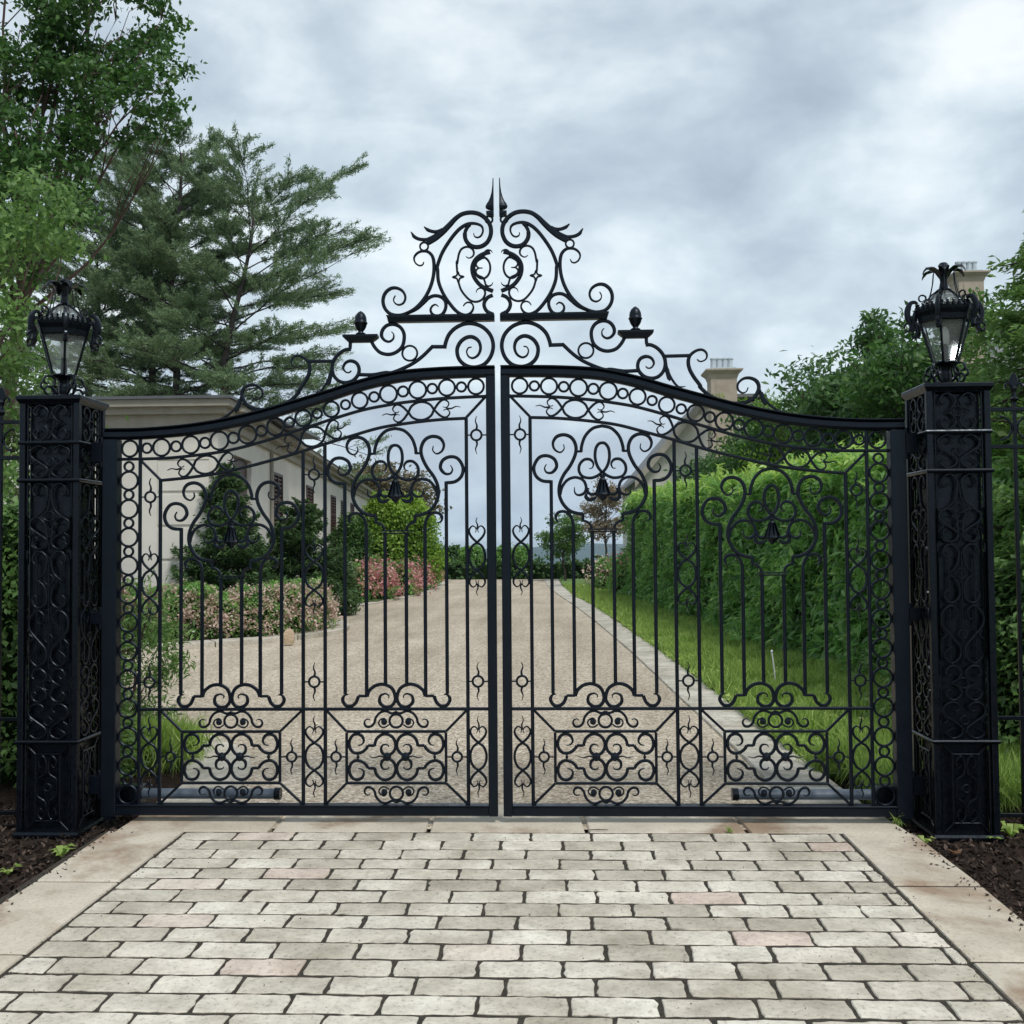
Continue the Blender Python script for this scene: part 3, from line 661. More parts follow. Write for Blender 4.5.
pl = C2([(10, 548), (930, 542), (912, 598), (10, 606)])
mb = MB(); z1_, z0_ = pl[0][1], pl[3][1]; xe1, xe0 = pl[1][0], pl[2][0]; zz1 = z1_-.007
mb.rings([[(CB, -.03, z1_), (CB, .03, z1_), (CB, .03, zz1-.004), (CB, .022, z0_), (CB, -.022, z0_), (CB, -.03, zz1-.004)], [(xe1, -.03, z1_), (xe1, .03, z1_), (xe1-.006, .03, zz1-.004), (xe0, .022, z0_), (xe0, -.022, z0_), (xe1-.006, -.03, zz1-.004)]]); mb.build('crest_shelf', IRON, crest)
cb_(C2([(-15, 10), (30, 15), (100, 35), (155, 75), (184, 135), (178, 205), (145, 265), (95, 312), (10, 350)])[1:], .024, .018)
cb_(C2([(320, 125)]) and C1([(285, 872), (262, 890), (232, 886), (205, 858), (208, 815), (240, 783), (285, 776), (330, 797), (358, 850), (375, 940)])+C2([(318, 90), (314, 180)]), .013, .012, (1, 0), n=5)
dm = C2([(308, 172), (355, 218), (305, 268), (258, 218)]); mb = MB()
mb.strip(catmull([dm[0], ((dm[0][0]+dm[1][0])/2-.008, (dm[0][1]+dm[1][1])/2-.008), dm[1], ((dm[2][0]+dm[1][0])/2-.008, (dm[2][1]+dm[1][1])/2+.008), dm[2], ((dm[2][0]+dm[3][0])/2+.008, (dm[2][1]+dm[3][1])/2+.008), dm[3], ((dm[0][0]+dm[3][0])/2+.008, (dm[0][1]+dm[3][1])/2-.008)], 3, True), .011, .012, closed=True); mb.build('diamond', IRON, crest)
cb_(C2([(303, 266), (285, 325), (250, 378), (205, 422), (155, 436), (105, 418), (78, 372), (88, 332), (120, 320), (147, 335), (155, 358)]), .013, .012, (0, 1))
cb_(C2([(60, -5), (25, 18), (10, 30)]) and C2([(10, 22), (22, 4), (52, -2), (78, 20), (84, 60), (100, 66), (140, 90), (152, 120), (130, 146), (95, 148)]), .012, .012, (1, 1))
mb = MB(); cc = C2([(98, 148)])[0]; mb.strip([(cc[0]+.047*math.cos(2*PI*k/30), cc[1]+.064*math.sin(2*PI*k/30)) for k in range(30)], .013, .012, closed=True); mb.build('ring', IRON, crest)
cb_(C2([(95, 150), (135, 152), (155, 178), (140, 208), (95, 232), (80, 262), (70, 295), (45, 306), (20, 295), (10, 275)]), .012, .012, (1, 1))
cb_(C2([(12, 385), (55, 402), (84, 440), (86, 480), (62, 522), (12, 548)]), .022, .018)
big_s = C2([(200, 822), (228, 828), (243, 860), (228, 900), (190, 916), (145, 890), (124, 835), (138, 775), (185, 738), (240, 738), (295, 775), (325, 840), (310, 920), (255, 975), (180, 995), (100, 975), (40, 910), (15, 820), (35, 730), (95, 660), (170, 625), (250, 620), (330, 650), (390, 705), (420, 770), (433, 826)])
cb_(big_s, .023, .018, (1, 0))
mb = MB(); mb.strip(C2([(425, 812), (545, 808)]), .022, .018); mb.build('crest_scroll', IRON, crest)
cb_(C2([(535, 805), (620, 885), (700, 942), (790, 985), (890, 1020)])+C4([(180, 592), (290, 607), (410, 602)]), .021, .018)
mb = MB(); ringmesh(mb, C2([(733, 858)])[0], .0445, .012, .014); mb.build('ring', IRON, crest)
cb_(C4([(120, 243), (102, 265), (106, 302), (140, 326), (180, 314), (207, 275), (198, 225), (160, 187), (105, 178), (50, 200), (16, 250), (12, 310), (32, 375), (85, 420), (150, 436), (220, 418), (268, 370), (298, 315)]), .021, .018, (1, 0))
pt = C4([(236, 266), (540, 260), (515, 300), (492, 312), (275, 316), (250, 300)])
za = pt[0][1]; zb = pt[4][1]; xa, xb = pt[0][0], pt[1][0]
mb = MB(); prof = [(0, 0), (0, -.012), (.018, -.030), (.035, za-za-.044)]
mb.rings([[(xa+i, -.035+i*.6, za+z), (xb-i, -.035+i*.6, za+z), (xb-i, .035-i*.6, za+z), (xa+i, .035-i*.6, za+z)] for i, z in prof]); mb.build('acorn_shelf', IRON, crest)
ac = C4([(388, 255), (388, 55)]); ax = ac[0][0]; h0 = ac[0][1]; hh = ac[1][1]-h0
mb = MB(); mb.lathe([(r, h0+hh*t) for r, t in ((.028, -.02), (.03, .03), (.015, .09), (.017, .14), (.026, .22), (.034, .34), (.037, .44), (.041, .46), (.041, .50), (.036, .52), (.036, .6), (.033, .75), (.024, .88), (.012, .96), (.003, 1.0))], ax, 0, 16); mb.build('acorn_finial', IRON, crest, smooth=True)
cb_(C4([(480, 314), (481, 350), (484, 378)]), .020, .018)
cb_(C4([(475, 384), (520, 384), (575, 412), (622, 465), (642, 530), (630, 600), (585, 652), (525, 668), (460, 650), (415, 600), (408, 545), (432, 500), (480, 482), (525, 498), (545, 540), (525, 575), (495, 582), (475, 566)]), .021, .018, (0, 1))
mb = MB(); mb.strip(C4([(630, 480), (850, 474)]), .020, .018); mb.build('crest_scroll', IRON, crest)
cb_(C4([(645, 500), (655, 570), (680, 640), (715, 700), (750, 738), (780, 742), (815, 738)]), .014, .012, (0, 1), 'vine')
cb_(C4([(655, 590), (664, 625), (672, 655), (682, 690)]), .026, .014, (0, 1), 'vine')
cb_(C4([(915, 505), (930, 522), (960, 522), (992, 500), (996, 460), (970, 430), (930, 425), (885, 445), (850, 480), (838, 530), (850, 590), (885, 655), (940, 730)])+C5([(570, 610), (620, 655), (690, 688), (760, 702), (825, 697), (875, 670), (903, 620), (893, 578), (855, 558), (815, 562), (785, 590), (785, 622), (808, 642), (832, 635), (842, 612)]), .022, .018, (1, 1))
cb_(C5([(903, 610), (925, 660), (960, 705), (1010, 740), (1060, 757)]), .014, .012, (0, 1), 'vine')
cb_(C5([(915, 640), (925, 672), (934, 690), (942, 715)]), .026, .014, (0, 1), 'vine')

def copy_tree(o, parent=None):
    c = o.copy(); COL.objects.link(c); c.parent = parent
    for ch in [x for x in list(bpy.data.objects) if x.parent == o and x is not c]: copy_tree(ch, c)
    return c
leaf2 = copy_tree(leaf); leaf2.scale = (-1, 1, 1)
leaf2['label'] = 'left hand leaf of the black wrought iron gate, before the pale house'
tag(leaf, None, 'gate leaf')
TOP = [o for o in bpy.data.objects if o.parent is None]

# ------------------------------------------------------------------ pillars
def panel(mb, w_, z0, z1, tf, style):
    """scrollwork of one pillar face between z0 and z1, half width w_"""
    h = z1-z0; zc = (z0+z1)/2
    def m2(pts, wd=.013, tip=(1, 1)):
        for s in (1, -1): mb.strip(catmull([(s*u, z) for u, z in pts], 5), wd, .016, tf, tip=tip)
    for s in (1, -1): mb.strip([(s*w_, z0), (s*w_, z1)], .010, .012, tf)
    if style == 'C':     # one pair of facing C scrolls with a bud
        r = min(w_*.46, h*.24)
        for s in (1, -1):
            m2([(w_*.5, zc+s*(h*.5-r)), (w_*.62, zc+s*(h*.5-r*1.3)), (w_*.75, zc+s*(h*.5-r*.9)), (w_*.62, zc+s*(h*.5-r*.25)), (w_*.35, zc+s*(h*.5-r*.15)), (w_*.10, zc+s*(h*.5-r*.8)), (w_*.2, zc+s*h*.12), (w_*.55, zc)])
        ringmesh(mb, (0, zc), w_*.22, .009, .010, 16, tf)
    if style == 'S':
        m2([(w_*.45, z0+h*.30), (w_*.65, z0+h*.25), (w_*.8, z0+h*.15), (w_*.5, z0+h*.03), (w_*.15, z0+h*.12), (w_*.12, z0+h*.3), (w_*.5, z0+h*.48), (w_*.85, z0+h*.65), (w_*.85, z0+h*.85), (w_*.5, z0+h*.97), (w_*.2, z0+h*.88), (w_*.3, z0+h*.75), (w_*.5, z0+h*.78)])
        m2([(w_*.9, z0+h*.42), (w_*.7, z0+h*.5), (w_*.85, z0+h*.58)], .009)
        mb.strip([(0, z0), (0, z0+h*.3)], .009, .01, tf); ringmesh(mb, (0, zc), w_*.18, .009, .010, 14, tf)
    if style == 'bars':
        for u in (-.55, 0, .55): mb.strip([(u*w_, z0), (u*w_, z1)], .009, .012, tf)
    if style == 'base':
        for (a, b) in (((-w_, z1), (-w_*.55, z1-h*.12)), ((w_, z1), (w_*.55, z1-h*.12)), ((-w_, z0), (-w_*.55, z0+h*.12)), ((w_, z0), (w_*.55, z0+h*.12))): mb.strip([a, b], .010, .010, tf)
        for a, b in (((-w_*.6, z1-h*.12), (w_*.6, z1-h*.12)), ((-w_*.6, z0+h*.12), (w_*.6, z0+h*.12))): mb.strip([a, b], .010, .012, tf)
        for s in (1, -1): mb.strip([(s*w_*.55, z0+h*.12), (s*w_*.55, z1-h*.12)], .010, .012, tf)
        for s in (1, -1):
            m2([(w_*.18, zc+s*h*.27), (w_*.32, zc+s*h*.23), (w_*.4, zc+s*h*.31), (w_*.2, zc+s*h*.36), (w_*.05, zc+s*h*.28), (w_*.1, zc+s*h*.16), (w_*.4, zc+s*h*.10), (w_*.45, zc), ], .009)
        ringmesh(mb, (0, zc), w_*.16, .009, .010, 14, tf)
def pillar():
    p = empty('gate_pillar')
    H = 2.47; a = .160
    for sx in (-1, 1):
        for sy in (-1, 1):
            mb = MB(); mb.cbox(sx*a-.017, sx*a+.017, sy*a-.017, sy*a+.017, -.10, H, .003); mb.build('corner_post', IRON2, p)
    def frame(z, hgt, out, nm):
        mb = MB(); o_ = a+.017+out; i_ = a-.02
        prof = [(-out*.6, 0), (0, hgt*.45), (0, hgt*.7), (-out*.5, hgt)]
        mb.rings([[(-(o_+q), -(o_+q), z+zz_), ((o_+q), -(o_+q), z+zz_), ((o_+q), (o_+q), z+zz_), (-(o_+q), (o_+q), z+zz_)] for q, zz_ in prof]); return mb.build(nm, IRON2, p)
    mb = MB(); c_ = .205
    mb.rings([[(-q, -q, z), (q, -q, z), (q, q, z), (-q, q, z)] for q, z in ((.174, 2.450), (.180, 2.462), (.188, 2.474), (.193, 2.480), (.193, 2.497), (.186, 2.503))]); mb.build('cap', IRON2, p)
    frame(2.215, .022, .006, 'moulding'); frame(1.995, .022, .010, 'moulding'); frame(.485, .022, .012, 'moulding'); frame(-.06, .045, .014, 'base_moulding')
    mb = MB(); mb.cbox(-.135, .135, -.135, .135, -.1, 2.45, .006); mb.build('backing_core', IRON2, p)  # solid core added so the open scrollwork reads dark and opaque
    for k in range(4):
        ang = k*PI/2; ca, sa = math.cos(ang), math.sin(ang)
        tf = lambda u, z, q, ca=ca, sa=sa: (u*ca-(-(a+.004)+q)*sa*1.0, u*sa+(-(a+.004)+q)*ca, z)
        mb = MB(); w_ = .130
        panel(mb, w_, 2.237, 2.45, tf, 'C'); panel(mb, w_, 2.017, 2.215, tf, 'S'); panel(mb, w_, 1.60, 1.995, tf, 'C'); panel(mb, w_, 1.60, 1.80, tf, 'S')
        panel(mb, w_, 1.26, 1.60, tf, 'C'); panel(mb, w_, .92, 1.26, tf, 'S'); panel(mb, w_, .95, 1.55, tf, 'bars'); panel(mb, w_, .507, .72, tf, 'S'); panel(mb, w_, .72, .92, tf, 'C'); panel(mb, w_, -.015, .485, tf, 'base')
        mb.build('scrollwork_panel', IRON2, p)
    return p
pr = pillar(); pr.location = (2.600, 0, 0)
tag(pr, 'square black iron filigree pillar carrying the right lantern, beside the cedar', 'gate pillar', 'filigree gate pillars')
def hinge_set(sx, p):      # hinge straps between pillar and leaf
    for z0, z1 in ((2.09, 2.27), (1.13, 1.26), (.13, .30)):
        mb = MB(); x0, x1 = (-.245, -.175) if sx < 0 else (.175, .245)
        mb.cbox(x0+.004*(sx > 0), x1, -.022, .022, z0+.03, z1-.03, .004); c = x0+.008 if sx < 0 else x1-.008
        mb.lathe([(.017, z0), (.021, z0+.006), (.021, z1-.006), (.017, z1)], c, 0, 12); mb.build('hinge', IRON, p)
hinge_set(-1, pr)
pl_ = copy_tree(pr); pl_.location = (-2.605, 0.0, 0); pl_.scale = (-1, 1, 1)
pl_['label'] = 'square black iron filigree pillar carrying the left lantern, next to the pale house'

# ------------------------------------------------------------------ lanterns
gm, n_, l_, b_ = mat('lantern_glass')
tr = n_.new('ShaderNodeBsdfTransparent'); tr.inputs[0].default_value = (.95, .97, .97, 1)
gl = n_.new('ShaderNodeBsdfGlossy'); gl.inputs['Roughness'].default_value = .12; gl.inputs[0].default_value = (.9, .93, .95, 1)
df = n_.new('ShaderNodeBsdfDiffuse'); df.inputs[0].default_value = (.55, .58, .56, 1)
m1 = n_.new('ShaderNodeMixShader'); m1.inputs[0].default_value = .18; l_.new(tr.outputs[0], m1.inputs[1]); l_.new(df.outputs[0], m1.inputs[2])
fr = n_.new('ShaderNodeFresnel'); fr.inputs[0].default_value = 1.5
m2_ = n_.new('ShaderNodeMixShader'); l_.new(fr.outputs[0], m2_.inputs[0]); l_.new(m1.outputs[0], m2_.inputs[1]); l_.new(gl.outputs[0], m2_.inputs[2]); l_.new(m2_.outputs[0], n_['Material Output'].inputs[0])
BULB = m_plain('frosted_bulb', (.62, .62, .58), .4, (.68, .68, .64), 6)
def lantern(rot):
    p = empty('lantern'); 
    def hexp(r, z, k, off=0): a = math.radians(rot+60*k+off); return (r*math.sin(a), -r*math.cos(a), z)
    mb = MB(); mb.lathe([(.055, 0), (.058, .008), (.04, .018), (.030, .03), (.034, .05), (.036, .08), (.030, .10), (.036, .118), (.050, .130), (.075, .140), (.082, .146), (.078, .154)], n=16); mb.build('stem', IRON2, p, smooth=False)
    for k in range(4):
        a = math.radians(45+90*k+rot*.3); tf = lambda u, z, q, a=a: (u*math.cos(a)-q*math.sin(a), u*math.sin(a)+q*math.cos(a), z)
        mb = MB(); mb.strip(catmull([(.095, .032), (.108, .022), (.128, .030), (.134, .052), (.115, .070), (.085, .066), (.065, .045), (.04, .03)], 5), .014, .018, tf, tip=(1, 0))
        mb.strip(catmull([(.105, .100), (.112, .088), (.128, .088), (.140, .106), (.128, .130), (.098, .138), (.07, .128), (.062, .10), (.075, .078), (.100, .068)], 5), .012, .018, tf, tip=(1, 0))
        mb.strip(catmull([(.13, .05), (.155, .06), (.158, .085), (.145, .10)], 4), .012, .016, tf, tip=(0, 1)); mb.build('bracket', IRON2, p)
    z0, z1, r0, r1 = .154, .402, .082, .160
    mb = MB()
    for k in range(6):
        mb.add([hexp(r0-.004, z0, k), hexp(r0-.004, z0, k+1), hexp(r1-.004, z1, k+1), hexp(r1-.004, z1, k)], [(0, 1, 2, 3)])
    g = mb.build('glass', gm, p)
    mb = MB()
    for k in range(6): mb.tube([hexp(r0, z0, k), hexp(r1, z1, k)], .0085, 6)
    mb.build('glazing_bars', IRON2, p)
    mb = MB(); mb.rings([[hexp(r, z, k) for k in range(6)] for r, z in ((r1+.004, .392), (r1+.010, .398), (r1+.016, .43), (r1+.030, .458), (r1+.034, .474), (r1+.022, .482))], caps=False)
    mb.rings([[hexp(r, z, k) for k in range(6)] for r, z in ((r1+.022, .482), (.12, .500), (.10, .508))], caps=False); mb.build('skirt', IRON2, p)
    mb = MB()
    for k in range(6):
        for j in range(5):
            t = (j+.5)/5; A = np.array(hexp(r1+.024, .482, k)); B = np.array(hexp(r1+.024, .482, k+1)); c = A+(B-A)*t
            mb.lathe([(.012, .478), (.012, .492), (.006, .497), (.010, .506), (.006, .514), (.001, .518)], c[0], c[1], 6)
    mb.build('cresting', IRON2, p)
    mb = MB(); mb.lathe([(.115, .500), (.100, .535), (.072, .565), (.045, .585), (.040, .60)], n=12); mb.build('dome', gm, p)
    mb = MB()
    for k in range(6): 
        a = math.radians(rot+60*k); mb.tube([(q*math.sin(a), -q*math.cos(a), z) for q, z in ((.125, .498), (.108, .537), (.078, .568), (.042, .592))], .006, 5)
    mb.lathe([(.045, .588), (.05, .596), (.03, .61), (.022, .65), (.030, .69), (.036, .715), (.028, .74), (.034, .75), (.022, .765), (.004, .77)], n=12); mb.build('roof_frame', IRON2, p)
    for k in range(6):
        a = math.radians(rot+60*k+12); ux, uy = math.sin(a), -math.cos(a)
        mb = MB(); rings_ = []
        for t, r_, z_, w_ in ((0, .015, .665, .012), (.2, .045, .715, .030), (.45, .085, .735, .034), (.7, .125, .728, .022), (.9, .145, .705, .010), (1, .150, .690, .002)):
            rings_.append([(ux*r_-uy*w_, uy*r_+ux*w_, z_-.006), (ux*r_, uy*r_, z_+.006), (ux*r_+uy*w_, uy*r_-ux*w_, z_-.006), (ux*r_, uy*r_, z_-.004)])
        mb.rings(rings_); mb.tube([(ux*q, uy*q, z) for q, z in ((.07, .71), (.078, .64), (.095, .575), (.12, .515))], .004, 4); mb.build('crown_leaf', IRON2, p)
        a = math.radians(rot+60*k); ux, uy = math.sin(a), -math.cos(a); tf = lambda u, z, q, ux=ux, uy=uy: (u*ux-q*uy, u*uy+q*ux, z)
        mb = MB(); mb.strip(catmull([(.135, .535), (.150, .528), (.163, .540), (.160, .560), (.140, .568), (.118, .555), (.128, .52)], 5), .009, .012, tf, tip=(1, 0))
        mb.strip(catmull([(.165, .50), (.19, .525), (.222, .515), (.240, .47), (.238, .42), (.222, .385), (.232, .352), (.252, .345), (.256, .36)], 5), .024, .026, tf, wf=lambda t: .5+1.1*math.sin(PI*min(1, t*1.15))**2 if t < .87 else .4)
        mb.strip(catmull([(.236, .44), (.215, .42), (.205, .385), (.218, .352), (.208, .335)], 4), .020, .03, tf, tip=(0, 1)); mb.strip(catmull([(.238, .40), (.258, .385), (.262, .365)], 4), .014, .02, tf, tip=(0, 1))
        mb.build('acanthus_scroll', IRON2, p)
    mb = MB(); mb.lathe([(.03, .15), (.03, .16), (.022, .17), (.022, .25), (.018, .26), (.018, .265)], n=12); mb.build('socket', IRON2, p)
    mb = MB(); mb.lathe([(.020, .262), (.027, .28), (.028, .32), (.022, .35), (.010, .37), (.001, .375)], n=12); mb.build('bulb', BULB, p, smooth=True)
    return p
ln = lantern(-30); ln.scale = (.88, .88, .95); ln.location = (2.600, 0, 2.503); tag(ln, 'black six-sided glass lantern with leafy crown on top of the right pillar', 'lantern', 'lanterns on the gate pillars')
ln2 = lantern(28); ln2.scale = (.88, .88, .95); ln2.location = (-2.605, 0, 2.503); tag(ln2, 'black six-sided glass lantern with leafy crown on top of the left pillar', 'lantern', 'lanterns on the gate pillars')

# ------------------------------------------------------------------ iron fences beside the pillars
def fence(x0, sx, nb):
    p = empty('iron_fence', (0, 0, 0)); xe = x0+sx*(nb*.19+.1); a, b = min(x0, xe), max(x0, xe)
    for z in (2.37, 2.155, .60, .05):
        mb = MB(); mb.cbox(a, b, -.014, .014, z-.011, z+.011, .002); mb.build('fence_rail', IRON2, p)
    for k in range(nb):
        x = x0+sx*(.195+k*.19)
        mb = MB(); mb.cbox(x-.010, x+.010, -.010, .010, -.08, 2.42, .002); mb.build('fence_bar', IRON2, p)
        mb = MB(); mb.lathe([(.012, 2.41), (.026, 2.43), (.014, 2.445), (.012, 2.47), (.022, 2.49), (.012, 2.505)], x, 0, 8)
        mb.strip(catmull([(x, 2.47), (x, 2.53), (x, 2.585)], 4), .034, .012, wf=lambda t: .4+1.1*math.sin(PI*t) if t < .97 else .1)
        for s in (-1, 1): mb.strip(catmull([(x+s*.006, 2.47), (x+s*.022, 2.515), (x+s*.042, 2.52), (x+s*.046, 2.498), (x+s*.034, 2.492)], 5), .013, .012, tip=(0, 1))
        mb.build('spear_finial', IRON2, p)
        for s in (-1, 1):
            mb = MB(); mb.strip(arc(x+s*.082, 2.262, .066, 90 if s > 0 else 90, 270 if s > 0 else -90, 14), .012, .012); mb.build('half_ring', IRON2, p)
    return p
f = fence(2.79, 1, 9); tag(f, 'black iron fence with spear finials running right from the right pillar', 'fence', 'iron fences beside the gate')
f = fence(-2.79, -1, 9); tag(f, 'black iron fence with spear finials running left from the left pillar', 'fence', 'iron fences beside the gate')

# gate openers
for sx, nm, xa, xb in ((1, 'grey tubular gate opener arm low behind the right gate leaf', 1.36, 2.20), (-1, 'grey tubular gate opener arm low behind the left gate leaf', 1.33, 2.18)):
    p = empty('gate_opener', (sx*2.2, .1, .1)); o_ = -sx*2.2
    def X(x): return sx*x+o_
    mb = MB(); mb.tube([(X(xa), .02, .035), (X(xa+.012), .02, .035), (X(xb), .02, .035)], .031, 14); mb.build('tube', TUBE, p, smooth=False)
    mb = MB(); mb.tube([(X(xa-.006), .02, .035), (X(xa+.03), .02, .035)], .036, 12); mb.build('end_cap', IRON2, p)
    mb = MB(); mb.cbox(min(X(xb-.02), X(xb+.12)), max(X(xb-.02), X(xb+.12)), -.03, .07, -.03, .09, .006); mb.build('bracket', IRON2, p)
    tag(p, nm, 'gate opener', 'gate opener arms')

# ------------------------------------------------------------------ vegetation
def norm2(a): a = np.asarray(a, float); return a/np.linalg.norm(a)
def clump_leaves(cl, per, sub=7, sig=.34, flat=.75):
    """points and outward directions of leaves grouped in twig-end clusters inside each clump (x, y, z, r)"""
    PP, OO, TT = [], [], []
    for (x, y, z, r) in cl:
        n_ = max(12, int(per*r*r)); c = np.array([x, y, z]); d = unit(sub)*r*(.35+.65*rng.random(sub)[:, None])**.6; d[:, 2] *= flat
        k = rng.integers(0, sub, n_); p = d[k]+rng.normal(size=(n_, 3))*r*sig*np.array([1, 1, .55])
        PP.append(c+p); OO.append(p/(np.linalg.norm(p, axis=1)[:, None]+1e-6)); TT.append(rng.random(n_)*.55+rng.random(sub)[k]*.35)
    return np.concatenate(PP), np.concatenate(OO), np.concatenate(TT)
def limbpts(a, b, sag=.1, n_=6, wob=.04):
    a, b = np.array(a, float), np.array(b, float); L = np.linalg.norm(b-a); out = []
    w1 = rng.normal(size=3)*L*wob
    for k in range(n_+1):
        t = k/n_; p = a+(b-a)*t; p = p+np.array([0, 0, sag*L*math.sin(PI*t)])+w1*math.sin(PI*t)+rng.normal(size=3)*L*.008*(0 < k < n_); out.append(p)
    return out
def broad_tree(label, base, top, clumps, lmat, per, L, W, tr=.16, bark=None, cat='tree', group=None, name='tree', sub=7, sig=.34, twigs=3, tint=0, up=.35, hang=None, fork=(.35, .95)):
    o = empty(name, base); b0 = np.array(base, float); mb = MB(); t0 = np.array([0, 0, -.15]); t1 = np.array(top, float)-b0
    tp = limbpts(t0, t1, 0, 8, .03); mb.tube(tp, [tr*(1-.75*k/8) for k in range(9)], 9)
    for (x, y, z, r) in clumps:
        c = np.array([x, y, z])-b0; hgt = np.clip((c[2]-r*1.2)/t1[2], fork[0], fork[1])*random.uniform(.75, .98); q = hgt*8; k = int(q); s_ = tp[k]+(tp[min(k+1, 8)]-tp[k])*(q-k)
        lp = limbpts(s_, c, .06, 6, .06); rr = tr*(1-.72*hgt)*.45*min(1.2, .5+r); mb.tube(lp, [rr*(1-.8*j/6) for j in range(7)], 6)
        for _ in range(twigs):
            e = c+unit(1)[0]*r*.8; a = lp[random.randint(3, 6)]; mb.tube(limbpts(a, e, .05, 3, .08), [rr*.35, rr*.25, rr*.16, rr*.08], 4)
    mb.build('trunk', bark or BARK, o, smooth=True)
    P, O, T = clump_leaves([(x-b0[0], y-b0[1], z-b0[2], r) for x, y, z, r in clumps], per, sub, sig)
    ax = None
    if hang: ax = np.tile(hang, (len(P), 1))
    leafmesh('crown', P, L, W, lmat, o, up=up, out=O*.6, tint=T+tint, axis=ax); tag(o, label, cat, group); return o
def ell_clumps(c, rx, ry, rz, n_, r0, r1, shell=.55):
    out = []
    for _ in range(n_):
        d = unit(1)[0]; q = (shell+(1-shell)*random.random()); out.append((c[0]+d[0]*rx*q, c[1]+d[1]*ry*q, c[2]+d[2]*rz*q, random.uniform(r0, r1)))
    return out
def shrub(label, c, rx, ry, h, nleaf, L, W, lmat, name='shrub', cat='shrub', group=None, shape='dome', core=.72, bump_=.16, k=3., tint=None, topt=0, up=.3, flowers=None, hang=None, seed=None, spiky=0):
    """dense shrub: leaves in an uneven shell over an added solid dark core"""
    o = empty(name, (c[0], c[1], c[2])); seed = seed if seed is not None else random.random()*10
    def rad(d, z01):
        if shape == 'cone': pr = np.clip(1.02-z01, 0, 1)**.75*(.55+.45*np.clip(z01*6, 0, 1))
        elif shape == 'column': pr = np.clip((1.02-z01)*3.2, 0, 1)**.5*(.8+.2*np.clip(z01*6, 0, 1))
        else: pr = np.sqrt(np.clip(1-(z01*1.02-.12)**2, 0, 1))
        return pr
    z01 = rng.random(nleaf)**(.9 if shape == 'dome' else .8 if shape == 'column' else 1.25); a = rng.random(nleaf)*2*PI
    if shape == 'dome':
        extra = int(nleaf*.35); z01[:extra] = 1-rng.random(extra)**2*.35
    d = np.stack([np.cos(a), np.sin(a), z01*2], 1); b_ = bumpy(d, k, seed)
    q = rad(d, z01)*(1+bump_*b_)*(core*1.02+(1.06-core)*rng.random(nleaf)**.7)
    if shape == 'dome': q *= np.sqrt(rng.random(nleaf)*.55+.45)**.6
    P = np.stack([np.cos(a)*q*rx, np.sin(a)*q*ry, z01*h*(1+bump_*.5*b_*(z01 > .6))], 1)
    if spiky: P[:, 2] += spiky*rng.random(nleaf)**4*(z01 > .7)
    P += rng.normal(size=P.shape)*L*.5
    O = np.stack([np.cos(a), np.sin(a), (z01-.3)*1.2], 1)
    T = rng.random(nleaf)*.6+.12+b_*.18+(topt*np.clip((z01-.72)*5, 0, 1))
    axis = None
    if hang: axis = O*np.array([1, 1, 0])+np.array([0, 0, hang])
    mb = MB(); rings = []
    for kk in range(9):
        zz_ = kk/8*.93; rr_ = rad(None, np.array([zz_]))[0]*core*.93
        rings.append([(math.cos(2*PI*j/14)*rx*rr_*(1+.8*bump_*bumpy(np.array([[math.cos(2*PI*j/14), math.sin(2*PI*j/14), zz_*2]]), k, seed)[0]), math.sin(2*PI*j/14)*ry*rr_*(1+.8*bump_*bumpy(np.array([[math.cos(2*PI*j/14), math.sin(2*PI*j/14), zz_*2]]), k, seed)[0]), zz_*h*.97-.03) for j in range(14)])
    mb.rings(rings); mb.build('opaque_core', CORE, o)  # solid dark hull added so the leaf shell is not see-through
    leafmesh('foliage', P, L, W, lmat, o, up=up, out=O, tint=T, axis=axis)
    if flowers:
        fm, nf, fs, cov = flowers; ncl = max(6, nf//14); zc = rng.random(ncl)**.6; ac = rng.random(ncl)*2*PI
        qc = rad(None, zc)*(1+bump_*bumpy(np.stack([np.cos(ac), np.sin(ac), zc*2], 1), k, seed))*1.03
        C = np.stack([np.cos(ac)*qc*rx, np.sin(ac)*qc*ry, zc*h*1.0], 1); ii = rng.integers(0, ncl, nf)
        Pf = C[ii]+rng.normal(size=(nf, 3))*cov; leafmesh('flowers', Pf, fs, fs*.8, fm, o, up=.6, tint=rng.random(nf))
    tag(o, label, cat, group); return o

